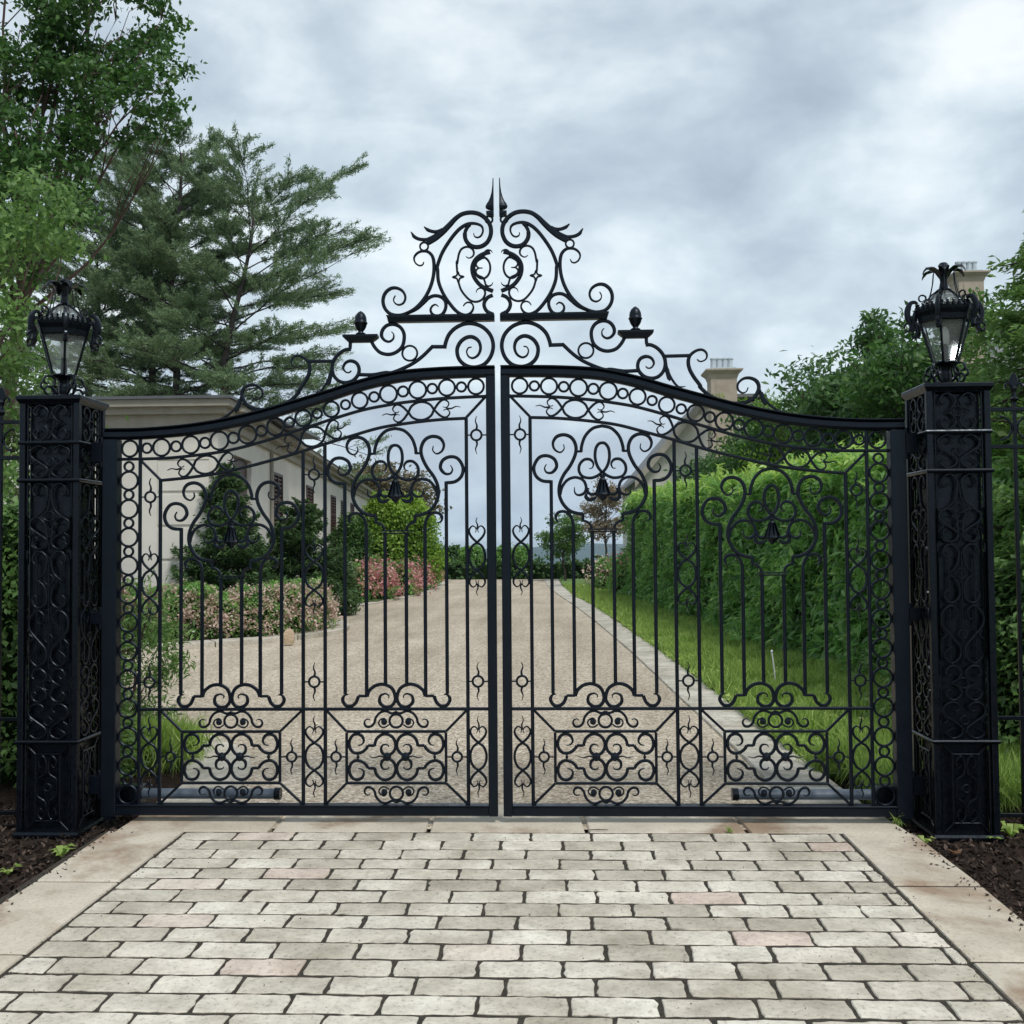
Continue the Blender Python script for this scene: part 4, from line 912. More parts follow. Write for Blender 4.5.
# --- clipped laurel hedge along the right of the drive
def hedge(label, path, half, h0, h1, n_, L, W, lmat, topt=.55, seed=0, name='hedge', cat='hedge', base=(0, 0, 0), hang=-.7, zb=0.0, topfuzz=.10, spray=.26):
    P = np.array(path, float); Ls = np.concatenate([[0], np.cumsum(np.linalg.norm(np.diff(P, axis=0), axis=1))]); tot = Ls[-1]
    o = empty(name, (P[0][0], P[0][1], 0)); o0 = np.array([P[0][0], P[0][1], 0])
    def pos(s, side, z):
        x = np.interp(s, Ls, P[:, 0]); y = np.interp(s, Ls, P[:, 1]); e = .2; dx = np.interp(s+e, Ls, P[:, 0])-np.interp(s-e, Ls, P[:, 0]); dy = np.interp(s+e, Ls, P[:, 1])-np.interp(s-e, Ls, P[:, 1]); q = np.hypot(dx, dy)+1e-9
        return np.stack([x+side*dy/q, y-side*dx/q, z+0*x], 1)
    # denser sampling near the camera end
    u = rng.random(n_); s = tot*(u**1.25); hh = np.interp(s, [0, tot], [h0, h1]); f = rng.random(n_)
    bmp = np.sin(s*1.3+seed)*.5+np.sin(s*3.1+seed*2)*.3
    per = 1+2*half/h0
    side = np.empty(n_); z = np.empty(n_); nx_ = np.empty(n_); nz = np.empty(n_)
    sidesel = f < .62; bk = (f >= .62) & (f < .72); tp = f >= .72
    zr = rng.random(n_)
    bz = np.sin(s*2.1+zr*5+seed)*.5+np.sin(s*5.3-zr*9)*.35+np.sin(s*.9+zr*3)*.4
    dep = rng.random(n_)**1.5*.26
    side[sidesel] = -(half-.12+.17*bz[sidesel]+.22*np.sin(s[sidesel]*.8)*.5+.25*(1-zr[sidesel])**3-dep[sidesel]-.10*(zr[sidesel] > .93)); z[sidesel] = zr[sidesel]*hh[sidesel]; nx_[sidesel] = -1; nz[sidesel] = .25
    side[bk] = half-dep[bk]; z[bk] = zr[bk]*hh[bk]; nx_[bk] = 1; nz[bk] = .2
    side[tp] = (rng.random(tp.sum())*2-1)*(half+.04); z[tp] = hh[tp]-dep[tp]*.8+.05*bz[tp]+topfuzz*rng.random(tp.sum())**2.5*2; nx_[tp] = 0; nz[tp] = 1
    dvec = pos(s, side+nx_, z)-pos(s, side, z); O = dvec.copy(); O[:, 2] = nz
    ns = n_//9; ii = rng.integers(0, n_, ns); kk = rng.integers(0, ns, n_); src = ii[kk]       # leaves sit along short drooping sprays
    sdir = O[ii]*.8+rng.normal(size=(ns, 3))*.55+np.array([0, 0, .15]); sdir /= np.linalg.norm(sdir, axis=1)[:, None]; slen = spray*(.4+rng.random(ns)**1.6*1.3)
    u_ = rng.random(n_); Q = pos(s, side, z+zb)[src]-o0+sdir[kk]*(u_*slen[kk])[:, None]-np.array([0, 0, 1.0])*(u_**2*slen[kk]*.55)[:, None]+rng.normal(size=(n_, 3))*L*.22
    z = z[src]; hh = hh[src]; bz = bz[src]; O = O[src]
    Q[:, 2] = np.maximum(Q[:, 2], .02)
    T = rng.random(n_)*.26+rng.random(ns)[kk]**1.3*.48+u_*.12-.03+.07*bz+topt*np.clip((z/hh-.90)*9, 0, 1)
    ax = sdir[kk]*.8+rng.normal(size=(n_, 3))*.35+np.array([0, 0, hang])*(.4+.6*u_)[:, None]
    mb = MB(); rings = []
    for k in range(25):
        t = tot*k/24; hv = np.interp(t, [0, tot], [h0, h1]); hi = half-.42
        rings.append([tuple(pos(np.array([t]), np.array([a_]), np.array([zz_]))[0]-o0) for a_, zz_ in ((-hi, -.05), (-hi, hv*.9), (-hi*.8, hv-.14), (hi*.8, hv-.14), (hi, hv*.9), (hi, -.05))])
    mb.rings(rings); mb.build('opaque_core', CORE, o)  # solid dark hull added to close the view through the hedge
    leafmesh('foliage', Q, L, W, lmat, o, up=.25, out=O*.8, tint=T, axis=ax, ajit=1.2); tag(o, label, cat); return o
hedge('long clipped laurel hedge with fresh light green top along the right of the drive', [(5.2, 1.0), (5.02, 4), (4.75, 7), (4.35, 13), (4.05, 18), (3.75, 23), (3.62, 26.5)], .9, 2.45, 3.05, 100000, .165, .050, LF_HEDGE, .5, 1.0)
hedge('low dark hedge closing the far end of the drive', [(-6.5, 46.2), (-2, 46.6), (3.0, 46.2), (7, 45)], .8, .72, .80, 14000, .16, .09, LF_DARK, .3, 2.0, name='hedge', topfuzz=.22, spray=.15)

# --- trees behind the hedge
def cone_tree(label, c, r, h, nl, L, W, lmat, name='evergreen_tree', cat='tree', group=None, tiers=26, droop=-.12, z0=.2, trunk=.13, up=.2, topt=0, arms=9, fuzz=.16, sprays=True, pw=.8):
    """evergreen: whorls of drooping sprays around a straight trunk"""
    o = empty(name, c); mb = MB(); mb.tube([(0, 0, -.1), (0, 0, h*.5), (0, 0, h*.97)], [trunk, trunk*.6, .012], 8)
    PP, AA, TT = [], [], []; tot = 0; br = []
    for t in range(tiers):
        f = (t+random.random()*.8)/tiers; z = z0+(h-z0)*f; R = r*(1-f)**pw*random.uniform(.82, 1.15)+.12
        for k in range(arms):
            a = random.uniform(0, 2*PI); Rr = R*random.uniform(.7, 1.12); dz = droop*Rr+random.uniform(-.16, .28)*Rr
            br.append((a, Rr, z, dz))
    per = nl//len(br)
    wsum = sum(b[1] for b in br)
    for a, Rr, z, dz in br:
        nn = max(6, int(nl*Rr/wsum)); d = np.array([math.cos(a), math.sin(a), 0]); s_ = np.array([-d[1], d[0], 0])
        t = .2+.8*rng.random(nn)**.65; lat = rng.normal(size=nn)*fuzz*Rr*(1.15-t)*1.6; z_ = z+dz*t**1.5+rng.normal(size=nn)*.05*Rr
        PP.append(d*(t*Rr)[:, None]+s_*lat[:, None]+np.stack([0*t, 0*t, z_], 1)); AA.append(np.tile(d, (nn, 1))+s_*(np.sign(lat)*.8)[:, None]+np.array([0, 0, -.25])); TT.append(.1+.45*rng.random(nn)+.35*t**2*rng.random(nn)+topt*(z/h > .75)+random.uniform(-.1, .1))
        if random.random() < .5: mb.tube([(0, 0, z), tuple(d*Rr*.5+np.array([0, 0, z+dz*.3])), tuple(d*Rr*.9+np.array([0, 0, z+dz*.85]))], [.022, .014, .006], 4)
    mb.build('trunk', BARK, o)
    P = np.concatenate(PP); leafmesh('foliage', P, L, W, lmat, o, up=up, axis=np.concatenate(AA)*.8, tint=np.concatenate(TT), ajit=.9); tag(o, label, cat, group); return o

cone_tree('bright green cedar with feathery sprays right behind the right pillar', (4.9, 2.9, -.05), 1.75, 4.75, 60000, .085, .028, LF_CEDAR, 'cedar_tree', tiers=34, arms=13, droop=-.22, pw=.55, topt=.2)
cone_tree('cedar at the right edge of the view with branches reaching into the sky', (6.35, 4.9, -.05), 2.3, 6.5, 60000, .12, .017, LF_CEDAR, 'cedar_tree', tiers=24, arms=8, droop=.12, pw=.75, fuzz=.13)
shr = lambda px, py, y: at(px, py, y=y)
def tree_at(px, y, ztop=None, pytop=None):
    p = at(px, pytop if pytop else 500, y=y); return p
# dark rounded trees behind the hedge
for lab, px, pyt, y, rx, lm, nl, L in (
    ('dark rounded tree with bright tips, tallest of those behind the laurel hedge', 878, 312, 12.5, 1.75, LF_DARK, 46000, .15),
    ('dark green tree between the long hedge and the stone chimney', 812, 385, 16.5, 1.9, LF_MAPLE, 34000, .15),
    ('dark leafy tree just behind the middle of the laurel hedge', 752, 430, 19.5, 1.8, LF_DARK, 30000, .16),
    ('dark leafy tree half hidden by the right gate pillar', 948, 300, 9.5, 1.5, LF_MAPLE, 30000, .13)):
    p = at(px, pyt, y=y); zt_ = p[2]
    cl = ell_clumps((p[0], y, zt_*.58), rx, rx, zt_*.40, 46, .55*rx/1.8, .85*rx/1.8, .35)+[(p[0]+random.uniform(-.3, .3), y, zt_-.35, .4)]
    broad_tree(lab, (p[0], y, 0), (p[0], y, zt_*.8), cl, lm, nl/46/.45, L, L*.42, .14, cat='tree', name='tree', up=.3, tint=.05, sub=9, sig=.30)
for lab, px, pyt, y, rx in (('wispy light green shrub with thin upright sprigs beyond the hedge', 795, 395, 14.5, 1.0), ('loose light green shrub left of the dark tree behind the hedge', 760, 404, 22, 1.6)):
    p = at(px, pyt, y=y)
    cl = ell_clumps((p[0], y, p[2]*.62), rx, rx, p[2]*.33, 22, .35, .55, .3)+[(p[0]+random.uniform(-.9, .9)*rx, y+random.uniform(-.4, .4), p[2]+random.uniform(-.15, .3), .16) for _ in range(12)]
    broad_tree(lab, (p[0], y, 0), (p[0], y, p[2]*.8), cl, LF_BRIGHT, 900, .09, .035, .05, TWIG, 'shrub', name='shrub', sub=8)

# --- left: broad-leaved tree towering over the left pillar
cl = []
for px, py, y, r in ((20, 30, 6.5, .8), (75, 15, 6.8, .75), (130, 20, 7, .8), (160, 60, 6.6, .6), (100, 75, 6.4, .55), (40, 90, 6.8, .6), (150, 105, 6.9, .6), (165, 95, 6.2, .45), (120, 120, 6.5, .55), (15, 130, 6, .8), (55, 150, 6.2, .6), (20, 190, 5.8, .75), (70, 190, 5.9, .5), (-30, 80, 6.5, .9), (-40, 180, 6, .9), (-60, 0, 7, 1.0), (25, 235, 5.6, .6), (-20, 250, 5.6, .8), (110, -30, 7, .9), (40, -50, 7, 1.), (175, 20, 6.9, .42), (60, 55, 7.2, .5), (140, -60, 7.4, .9), (30, -120, 7, 1.1), (-60, -100, 7, 1.2), (95, 150, 6.6, .35), (178, 130, 6.5, .28), (5, 75, 6.2, .7), (85, 110, 7.1, .4), (-5, 160, 6.4, .7), (60, 215, 6.1, .35), (120, 60, 7.0, .4)):
    p = at(px-14*(px > 90), py, y=y); cl.append((p[0], p[1], p[2], r*.86))
b = at(-60, 800, y=6.6)
broad_tree('tall broad-leaved tree with reddish limbs at the top left corner', (b[0], 6.6, 0), (b[0]+.9, 6.8, 6.6), cl, LF_MAPLE, 2500, .085, .048, .15, TWIG, name='tree', sub=8, sig=.21, twigs=5, up=.2, fork=(.3, .9))
# left green mass behind lamp and fence
cl = []
for _ in range(74):
    px = random.uniform(-120, 48); py = random.uniform(170, 800); y = random.uniform(2.4, 4.6)
    if py > 560: px = min(px, 30)
    p = at(px, py, y=y); cl.append((p[0], p[1], max(.15, p[2]), random.uniform(.26, .46)))
b = at(-50, 800, y=3.6)
broad_tree('leafy green tree with low branches behind the left pillar and fence', (b[0], 3.6, 0), (b[0], 3.7, 3.8), cl, LF_CEDAR, 2600, .075, .038, .08, TWIG, name='tree', sub=8, sig=.32, twigs=2, tint=.05)
cl = []
for _ in range(16):
    px = random.uniform(95, 150); py = random.uniform(575, 735); y = random.uniform(2.2, 3.1); p = at(px, py, y=y); cl.append((p[0], p[1], max(.2, p[2]), random.uniform(.16, .28)))
b = at(118, 800, y=2.7)
broad_tree('young conifer with soft green sprigs just inside the left gate stile', (b[0], 2.7, -.05), (b[0], 2.7, 1.5), cl, LF_CEDAR, 3800, .075, .018, .03, TWIG, 'shrub', name='shrub', sub=9, sig=.34, twigs=3)
cl = []
for _ in range(8):
    px = random.uniform(150, 178); py = random.uniform(600, 730); y = random.uniform(2.2, 2.8); p = at(px, py, y=y); cl.append((p[0], p[1], max(.2, p[2]), random.uniform(.10, .2)))
b = at(150, 790, y=2.5)
broad_tree('thin sapling with drooping sprays in front of the pale flower bed', (b[0], 2.5, -.05), (b[0], 2.5, 1.25), cl, LF_CEDAR, 3800, .085, .018, .02, TWIG, 'shrub', name='shrub', sub=8, sig=.4, twigs=3, tint=.15)

# --- white pines beyond the house
def pine(label, px, y, pyt, R, lean=0, low=.30, seed=0, side=0):
    p = at(px, 400, y=y); tp_ = at(px+lean, pyt, y=y); H = tp_[2]; o = empty('pine_tree', (p[0], y, 0)); dx = tp_[0]-p[0]
    mb = MB(); tr = [(dx*(k/10)**1.5+.12*math.sin(k*1.3+seed), .1*math.cos(k+seed), H*k/10-.1) for k in range(11)]
    mb.tube(tr, [.24*(1-.9*k/10)+.012 for k in range(11)], 8)
    PP, AA, TT = [], [], []
    nb = 60
    for k in range(nb):
        f = low+(1-low)*(k+.5)/nb; z = H*f; i = f*10; j = min(9, int(i)); s_ = np.array(tr[j])+(np.array(tr[j+1])-np.array(tr[j]))*(i-j)
        a = k*2.399+random.uniform(-.5, .5); prof = (1-((f-.45)/.66)**3 if f > .45 else .8+.2*(f-low)/(.45-low+1e-6)); Rr = R*max(.27, prof)*random.uniform(.65, 1.12)
        if side: Rr *= 1+.35*math.cos(a)*side
        el = -.05+1.15*max(0, f-.42)+random.uniform(-.08, .16)
        d = np.array([math.cos(a), math.sin(a), 0]); e = s_+d*Rr+np.array([0, 0, el*Rr]); lp = limbpts(s_, e, .05, 6, .04)
        mb.tube(lp, [(.055*(1-f)+.02)*(1-.8*q/6) for q in range(7)], 5)
        nt = int((5+9*Rr/R*2)*(.55+.9*min(1, max(0, f-low)*2.2)))
        for q in range(nt):
            t = random.uniform(.22 if f > .6 else .34, 1.0); i2 = t*6; j2 = min(5, int(i2)); b_ = lp[j2]+(lp[j2+1]-lp[j2])*(i2-j2)
            td = d*random.uniform(.3, 1)+np.array([-d[1], d[0], 0])*random.uniform(-1, 1)+np.array([0, 0, random.uniform(.0, .35)+.5*max(0, f-.55)]); td /= np.linalg.norm(td); tl_ = random.uniform(.35, 1.0)*(.5+.5*(1-t))*Rr*.44+.34
            e2 = b_+td*tl_; mb.tube([tuple(b_), tuple(b_+td*tl_*.5+np.array([0, 0, .03])), tuple(e2)], [.012, .009, .005], 3)
            nn = int(78*tl_)+10; u_ = .25+.8*rng.random(nn); PP.append(b_+td*(u_*tl_)[:, None]+rng.normal(size=(nn, 3))*(.045+.05*(1-u_))[:, None]); AA.append(np.tile(td+np.array([0, 0, .15]), (nn, 1))); TT.append(.15+.7*rng.random(nn))
    mb.build('trunk', BARK2, o, smooth=True)
    leafmesh('crown', np.concatenate(PP), .17, .030, LF_PINE, o, up=.1, axis=np.concatenate(AA), ajit=1.35, tint=np.concatenate(TT)); tag(o, label, 'pine tree', 'pines beyond the pale house'); return o
pine('slender white pine, leftmost of the pine trunks beyond the house roof', 152, 34, 165, 3.6, -8, .30, 1, -.5)
pine('straight white pine, middle trunk of those beyond the house roof', 171, 33, 150, 3.4, 8, .32, 2)
pine('leaning white pine, rightmost trunk, its branches reaching towards the gate crest', 207, 32, 198, 5.2, 48, .27, 3, .7)
pine('dense white pine behind the left lantern', 88, 35, 235, 4.2, 10, .25, 4)

# --- planting in front of the pale house
p_ = at(226, 640, y=13.4); cone_tree('dark feathery yew in front of the house doorway', (p_[0], p_[1], .05), .88, 3.15, 30000, .10, .030, LF_YEW, 'yew_shrub', 'shrub', tiers=32, arms=5, droop=.38, z0=.45, trunk=.05, pw=.7, fuzz=.24)
p_ = at(301, 620, y=16.4); cone_tree('broad dark evergreen right of the yew, behind the pale flowers', (p_[0], p_[1], .05), 1.0, 2.6, 30000, .11, .032, LF_YEW, 'evergreen_shrub', 'shrub', tiers=28, arms=5, droop=.32, z0=.15, trunk=.05, pw=.6, fuzz=.24)
shrub('low dark evergreen at the right end of the flower bed', (*at(331, 625, y=18.5)[:2], .05), .65, .7, 1.3, 9000, .11, .04, LF_YEW, 'evergreen_shrub')
for k, (px, y, rx, h) in enumerate(((148, 11.9, .75, .95), (185, 11.9, .72, 1.02), (222, 12.1, .66, .88), (256, 12.3, .70, .98), (286, 12.8, .62, 1.0), (308, 13.5, .52, 1.02), (95, 11.7, .9, 1.05))):
    p = at(px, 620, y=y)
    shrub(['pale pink azalea left of the yew, partly behind the gate bars', 'pale pink azalea directly left below the yew', 'pale pink azalea at the foot of the yew', 'pale pink azalea just right of the yew', 'pale pink azalea beside the tan rock', 'pale pink azalea at the right end of the nearest bed', 'pale pink azalea by the corner of the pale house'][k],
          (p[0], y, .05), rx, .6, h*.86, 6200, .055, .028, LF_HEDGE, 'azalea_shrub', 'azalea', 'pale pink azaleas before the house', flowers=(LF_PALE, 3100, .05, .05), core=.6, bump_=.3)
for k, (px, y, rx, h) in enumerate(((353, 24.5, .7, 1.0), (374, 25.5, .75, .85), (395, 28.0, .85, 1.0), (411, 32, .9, 1.05), (422, 37, .9, 1.0), (362, 30.0, 1.2, 1.2))):
    p = at(px, 590, y=y)
    shrub(['deep pink azalea nearest the house wall', 'deep pink azalea low at the drive corner', 'deep pink azalea below the bright round tree', 'deep pink azalea right of the bright round tree', 'deep pink azalea farthest along the drive', 'deep pink azalea behind the front ones'][k],
          (p[0], y, .05), rx, .8, h, 4200, .08, .04, LF_HEDGE, 'azalea_shrub', 'azalea', 'deep pink azaleas along the drive', flowers=(LF_PINK, 1500, .10, .10), core=.6, bump_=.3)
p = at(396, 560, y=33)
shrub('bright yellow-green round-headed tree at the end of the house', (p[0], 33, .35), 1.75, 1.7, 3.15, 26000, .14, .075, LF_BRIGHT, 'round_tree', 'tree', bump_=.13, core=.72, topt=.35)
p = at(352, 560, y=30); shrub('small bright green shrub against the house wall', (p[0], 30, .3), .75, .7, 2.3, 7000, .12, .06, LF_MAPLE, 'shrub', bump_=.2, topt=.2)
p = at(388, 455, y=52); cl = ell_clumps((p[0], 52, 4.8), 2.8, 2.4, 2.2, 22, .7, 1.1, .3)
broad_tree('bronze-leaved tree behind the bright round tree', (p[0], 52, 0), (p[0], 52, 5), cl, LF_BROWN, 300, .26, .13, .15, name='tree')
p = at(565, 505, y=42); cl = ell_clumps((p[0], 42, 2.15), 1.05, 1.0, 1.15, 18, .36, .5, .3)
broad_tree('small green tree by the far hedge, left of the plum-coloured tree', (p[0], 42, 0), (p[0], 42, 2.8), cl, LF_MAPLE, 1500, .14, .07, .06, name='tree', tint=.25)
p = at(607, 465, y=34); cl = ell_clumps((p[0], 34, 2.85), 1.1, 1.0, 1.35, 22, .30, .48, .3)
broad_tree('small tree with pale plum-tinted leaves near the end of the hedge', (p[0], 34, 0), (p[0], 34, 3.5), cl, LF_PLUM, 1500, .12, .06, .06, name='tree', tint=.1)
for k, (px, y, rx, h, lm, lab) in enumerate(((615, 30, .9, 1.15, LF_PALE, 'pale flowering azalea on the grass below the plum-tinted tree'), (636, 27, .9, 1.3, LF_PINK, 'green azalea with few flowers where the hedge ends'))):
    p = at(px, 580, y=y); shrub(lab, (p[0], y, 0), rx, .8, h, 5500, .09, .045, LF_HEDGE, 'azalea_shrub', 'azalea', flowers=(lm, 700, .09, .22))
for k, (px, y, rx, h, lab) in enumerate(((472, 47.2, .8, 1.5, 'bushy green shrub rising behind the far hedge, seen through the left leaf'), (505, 47.5, .6, 1.5, 'green shrub behind the far hedge at the gap between the leaves'), (522, 46.8, .5, 1.5, 'small green shrub behind the far hedge just right of the gap'), (446, 49, 1.2, 1.5, 'low green shrub behind the far hedge beside the azaleas'))):
    p = at(px, 570, y=y); shrub(lab, (p[0], y, 0), rx, .8, h, 5000, .15, .08, LF_HEDGE if k != 3 else LF_DARK, 'shrub', bump_=.25)

# --- grass on the right and weeds
def grass(name, label, pts_, h, lm, wdt=.007):
    n_ = len(pts_); P = np.array(pts_); A = rng.normal(size=(n_, 3))*.55; A[:, 2] = 1
    P = P.copy(); hh = h*(.6+.8*rng.random(n_)); o = leafmesh(name, P+np.array([0, 0, h*.45]), h, wdt, lm, None, up=0, axis=A*3, ajit=.35, bend=.3); tag(o, label, 'grass', kind='stuff'); return o
def rside(y): return np.interp(y, [q[1] for q in right_out], [q[0] for q in right_out])
G = []
n_ = 150000; yy = 1.3+34*rng.random(n_)**2.1; x0 = rside(yy)+.0; x1 = np.interp(yy, [1.3, 7, 13, 18, 24, 34], [4.7, 4.1, 3.7, 3.4, 3.1, 3.2]); xx = x0+(x1-x0)*rng.random(n_)
G = np.stack([xx, yy, 0*xx+.0], 1); clumpn = (np.sin(xx*5+yy*3)+np.sin(yy*4.1-xx*7)) 
keep = rng.random(len(G)) < .35+.65*(clumpn > -.5)
G1 = G[keep]; c_ = clumpn[keep]; tall = rng.random(len(G1)) < np.clip(.25+.3*c_, .05, .85)
G1[:, 0] += rng.normal(size=len(G1))*.03
grass('grass', 'long lush grass between the drive kerb and the laurel hedge', G1[~tall], .10, LF_GRASS, .010)
grass('grass', 'taller rough tufts of grass between the drive kerb and the hedge', G1[tall], .22, LF_GRASS, .011)
n_ = 3000; G = np.stack([rng.normal(-2.75, .16, n_), rng.normal(1.75, .16, n_), np.full(n_, -.04)], 1); G = G[(G[:, 0] < -2.35)]
grass('grass', 'arching tuft of long grass behind the left gate leaf', G, .36, LF_GRASS, .011)
n_ = 3500; G = np.stack([rng.uniform(2.3, 3.6, n_), rng.uniform(.4, 1.5, n_), np.full(n_, -.05)], 1)
grass('grass', 'weedy grass behind the right pillar', G, .30, LF_GRASS, .013)
def weed(label, x, y, s=1, nl=9, lm=LF_GRASS):
    o = empty('weed', (x, y, -.055)); mb = MB(); vs = []
    for k in range(nl):
        a = 2*PI*k/nl+random.uniform(-.3, .3); L_ = s*random.uniform(.045, .085); w_ = L_*.22; dx, dy = math.cos(a), math.sin(a); h1 = L_*random.uniform(.5, .9)
        mb.add([(0, 0, 0), (dx*L_*.5-dy*w_, dy*L_*.5+dx*w_, h1), (dx*L_, dy*L_, h1*.85), (dx*L_*.5+dy*w_, dy*L_*.5-dx*w_, h1)], [(0, 1, 2, 3)])
    me = mb.build('leaves', lm, o, tint=[random.uniform(.3, .8) for _ in range(nl)]); mb = MB(); mb.tube([(0, 0, -.02), (0, 0, .03)], [.006, .004], 5); mb.build('stem', lm, o); tag(o, label, 'weed'); return o
def wat(px, py): p = at(px, py, z=-.055); return p[0], p[1]
weed('leafy weed at the corner of the left pillar foot', *wat(62, 858), 1.15, 8); weed('tiny weed in the mulch near the left picture edge', *wat(8, 875), .9)
weed('small rosette weed between the right kerb slab and the pillar', *wat(925, 846), .9, 10); weed('small weed at the front of the right pillar foot', *wat(993, 842), .7)
weed('low weed against the corner of the right border slab', *wat(897, 826), .8, 10); weed('weed by the fence at the right picture edge', *wat(1012, 838), 1.3, 9)
for lab, px, py, rz in (('curled brown leaf lying on mulch beside the right slab', 940, 862, .3), ('smaller brown leaf lying on mulch near the right pillar', 955, 853, 1.4)):
    p = at(px, py, z=-.03); mb = MB(); o = empty('fallen_leaf', (p[0], p[1], -.03)); o.rotation_euler = (0, .2, rz)
    mb.add([(-.05, 0, 0), (-.02, .028, .014), (.02, .024, .018), (.05, 0, .004), (.02, -.026, .016), (-.02, -.028, .012), (0, 0, -.002)], [(0, 1, 6), (1, 2, 6), (2, 3, 6), (3, 4, 6), (4, 5, 6), (5, 0, 6)])
    q = mb.build('blade', LF_DRY, o, tint=[.3, .5, .7, .4, .6, .2]); mb = MB(); mb.tube([(.05, 0, .004), (.075, .004, .008)], [.0018, .0012], 4); mb.build('stalk', LF_DRY, o); tag(o, lab, 'leaf')
# tan rock and white stake
p = at(297, 637, y=11.55); mb = MB(); bm_r = [[((.17*f_)*math.cos(2*PI*k/9)*(1+.18*math.sin(k*2.7)), (.12*f_)*math.sin(2*PI*k/9)*(1+.15*math.cos(k*3.1)), z) for k in range(9)] for f_, z in ((.5, -.05), (.62, .03), (.6, .09), (.42, .17), (.1, .21))]
mb.rings(bm_r); o = mb.build('rock', ROCK); o.location = (p[0], 10.95, .06); o.rotation_euler = (0, .15, .4); tag(o, 'tan angular rock at the edge of the pale azaleas', 'rock')
p = at(776, 688, z=0.0); o = empty('marker_stake', (p[0], p[1], 0)); mb = MB(); mb.tube([(0, 0, -.05), (-.015, 0, .2), (-.04, 0, .40)], .008, 6); mb.build('shaft', STAKE, o); mb = MB(); mb.lathe([(.008, .0), (.014, .006), (.014, .02), (.004, .03)], -.041, 0, 8); q = mb.build('cap', STAKE, o); q.location = (0, 0, .395); tag(o, 'thin white marker stake standing in the grass', 'stake')

# ------------------------------------------------------------------ the pale house on the left
FA = np.array([-6.10, 13.95]); FB = np.array([-9.6, 53.5]); FD = (FB-FA)/np.linalg.norm(FB-FA); FN = np.array([FD[1], -FD[0]])   # facade line, outward normal (to the drive)
def fs(px):      # distance along the facade of the photo column px
    d = ray(px, 500)[:2]; A = np.array([[d[0], -FD[0]], [d[1], -FD[1]]]); r_ = np.linalg.solve(A, FA-C_[:2]); return r_[1]
def fz(px, py):
    d = ray(px, py); p = FA+FD*fs(px); t = np.linalg.norm(p-C_[:2])/np.linalg.norm(d[:2]); return C_[2]+d[2]*t
house = empty('house', (FA[0], FA[1], 0)); hx, hy = FA
def FP(s, out, z): p = FA+FD*s+FN*out; return (p[0]-hx, p[1]-hy, z)
def fbox(mb, s0, s1, o0, o1, z0, z1): mb.add([FP(s, o_, z) for z in (z0, z1) for o_ in (o0, o1) for s in (s0, s1)], [(0,2,3,1),(4,5,7,6),(0,1,5,4),(1,3,7,5),(3,2,6,7),(2,0,4,6)])
LEN = float(np.linalg.norm(FB-FA)); EV = 4.38
openings = []
for (xa, xb, pt_, pb_) in ((273.5, 281, 471, 548), (306.5, 312.5, 484, 552), (330.5, 335.5, 494, 549), (340.5, 345, 500, 556), (350, 354, 502, 558)):
    s0, s1 = fs(xa), fs(xb); openings.append([s0, s1, max(.5, fz(xb, pb_)), fz(xa, pt_)])
zt_w = sum(o_[3] for o_ in openings[:3])/3
for o_ in openings: o_[3] = min(max(o_[3], 3.0), 3.5); o_[2] = .75; c = (o_[0]+o_[1])/2; o_[0], o_[1] = c-.68, c+.68
door = [fs(228), fs(251.5), .15, fz(245, 459)]; door[3] = min(3.6, door[3])
# facade wall split around openings
mb = MB(); cuts = sorted([(door[0], door[1], door[2], door[3])]+[tuple(o_) for o_ in openings]); prev = .0
for s0, s1, z0, z1 in cuts:
    fbox(mb, prev, s0, -.35, 0, -.1, EV-.42); fbox(mb, s0, s1, -.35, 0, z1, EV-.42); fbox(mb, s0, s1, -.35, 0, -.1, z0); prev = s1
fbox(mb, prev, LEN, -.35, 0, -.1, EV-.42); fbox(mb, LEN-.3, LEN, -4.6, -.35, -.1, EV-.42); fbox(mb, 0, LEN, -4.9, -4.6, -.1, EV-.42); mb.build('wall', STUCCO, house)
mb = MB(); fbox(mb, -.12, LEN+.1, -.3, .10, EV-.42, EV-.22); fbox(mb, -.22, LEN+.2, -.3, .26, EV-.22, EV-.10); fbox(mb, -.32, LEN+.3, -.3, .42, EV-.10, EV); mb.build('cornice', TRIMST, house)
mb = MB(); mb.add([FP(-.35, .46, EV+.002), FP(LEN+.35, .46, EV+.002), FP(LEN-2.2, -2.2, EV+.22), FP(2.0, -2.2, EV+.22), FP(-.35, -5.1, EV+.002), FP(LEN+.35, -5.1, EV+.002)], [(0, 1, 2, 3), (3, 2, 5, 4), (0, 3, 4), (1, 5, 2)]); mb.build('roof', SLATE, house)
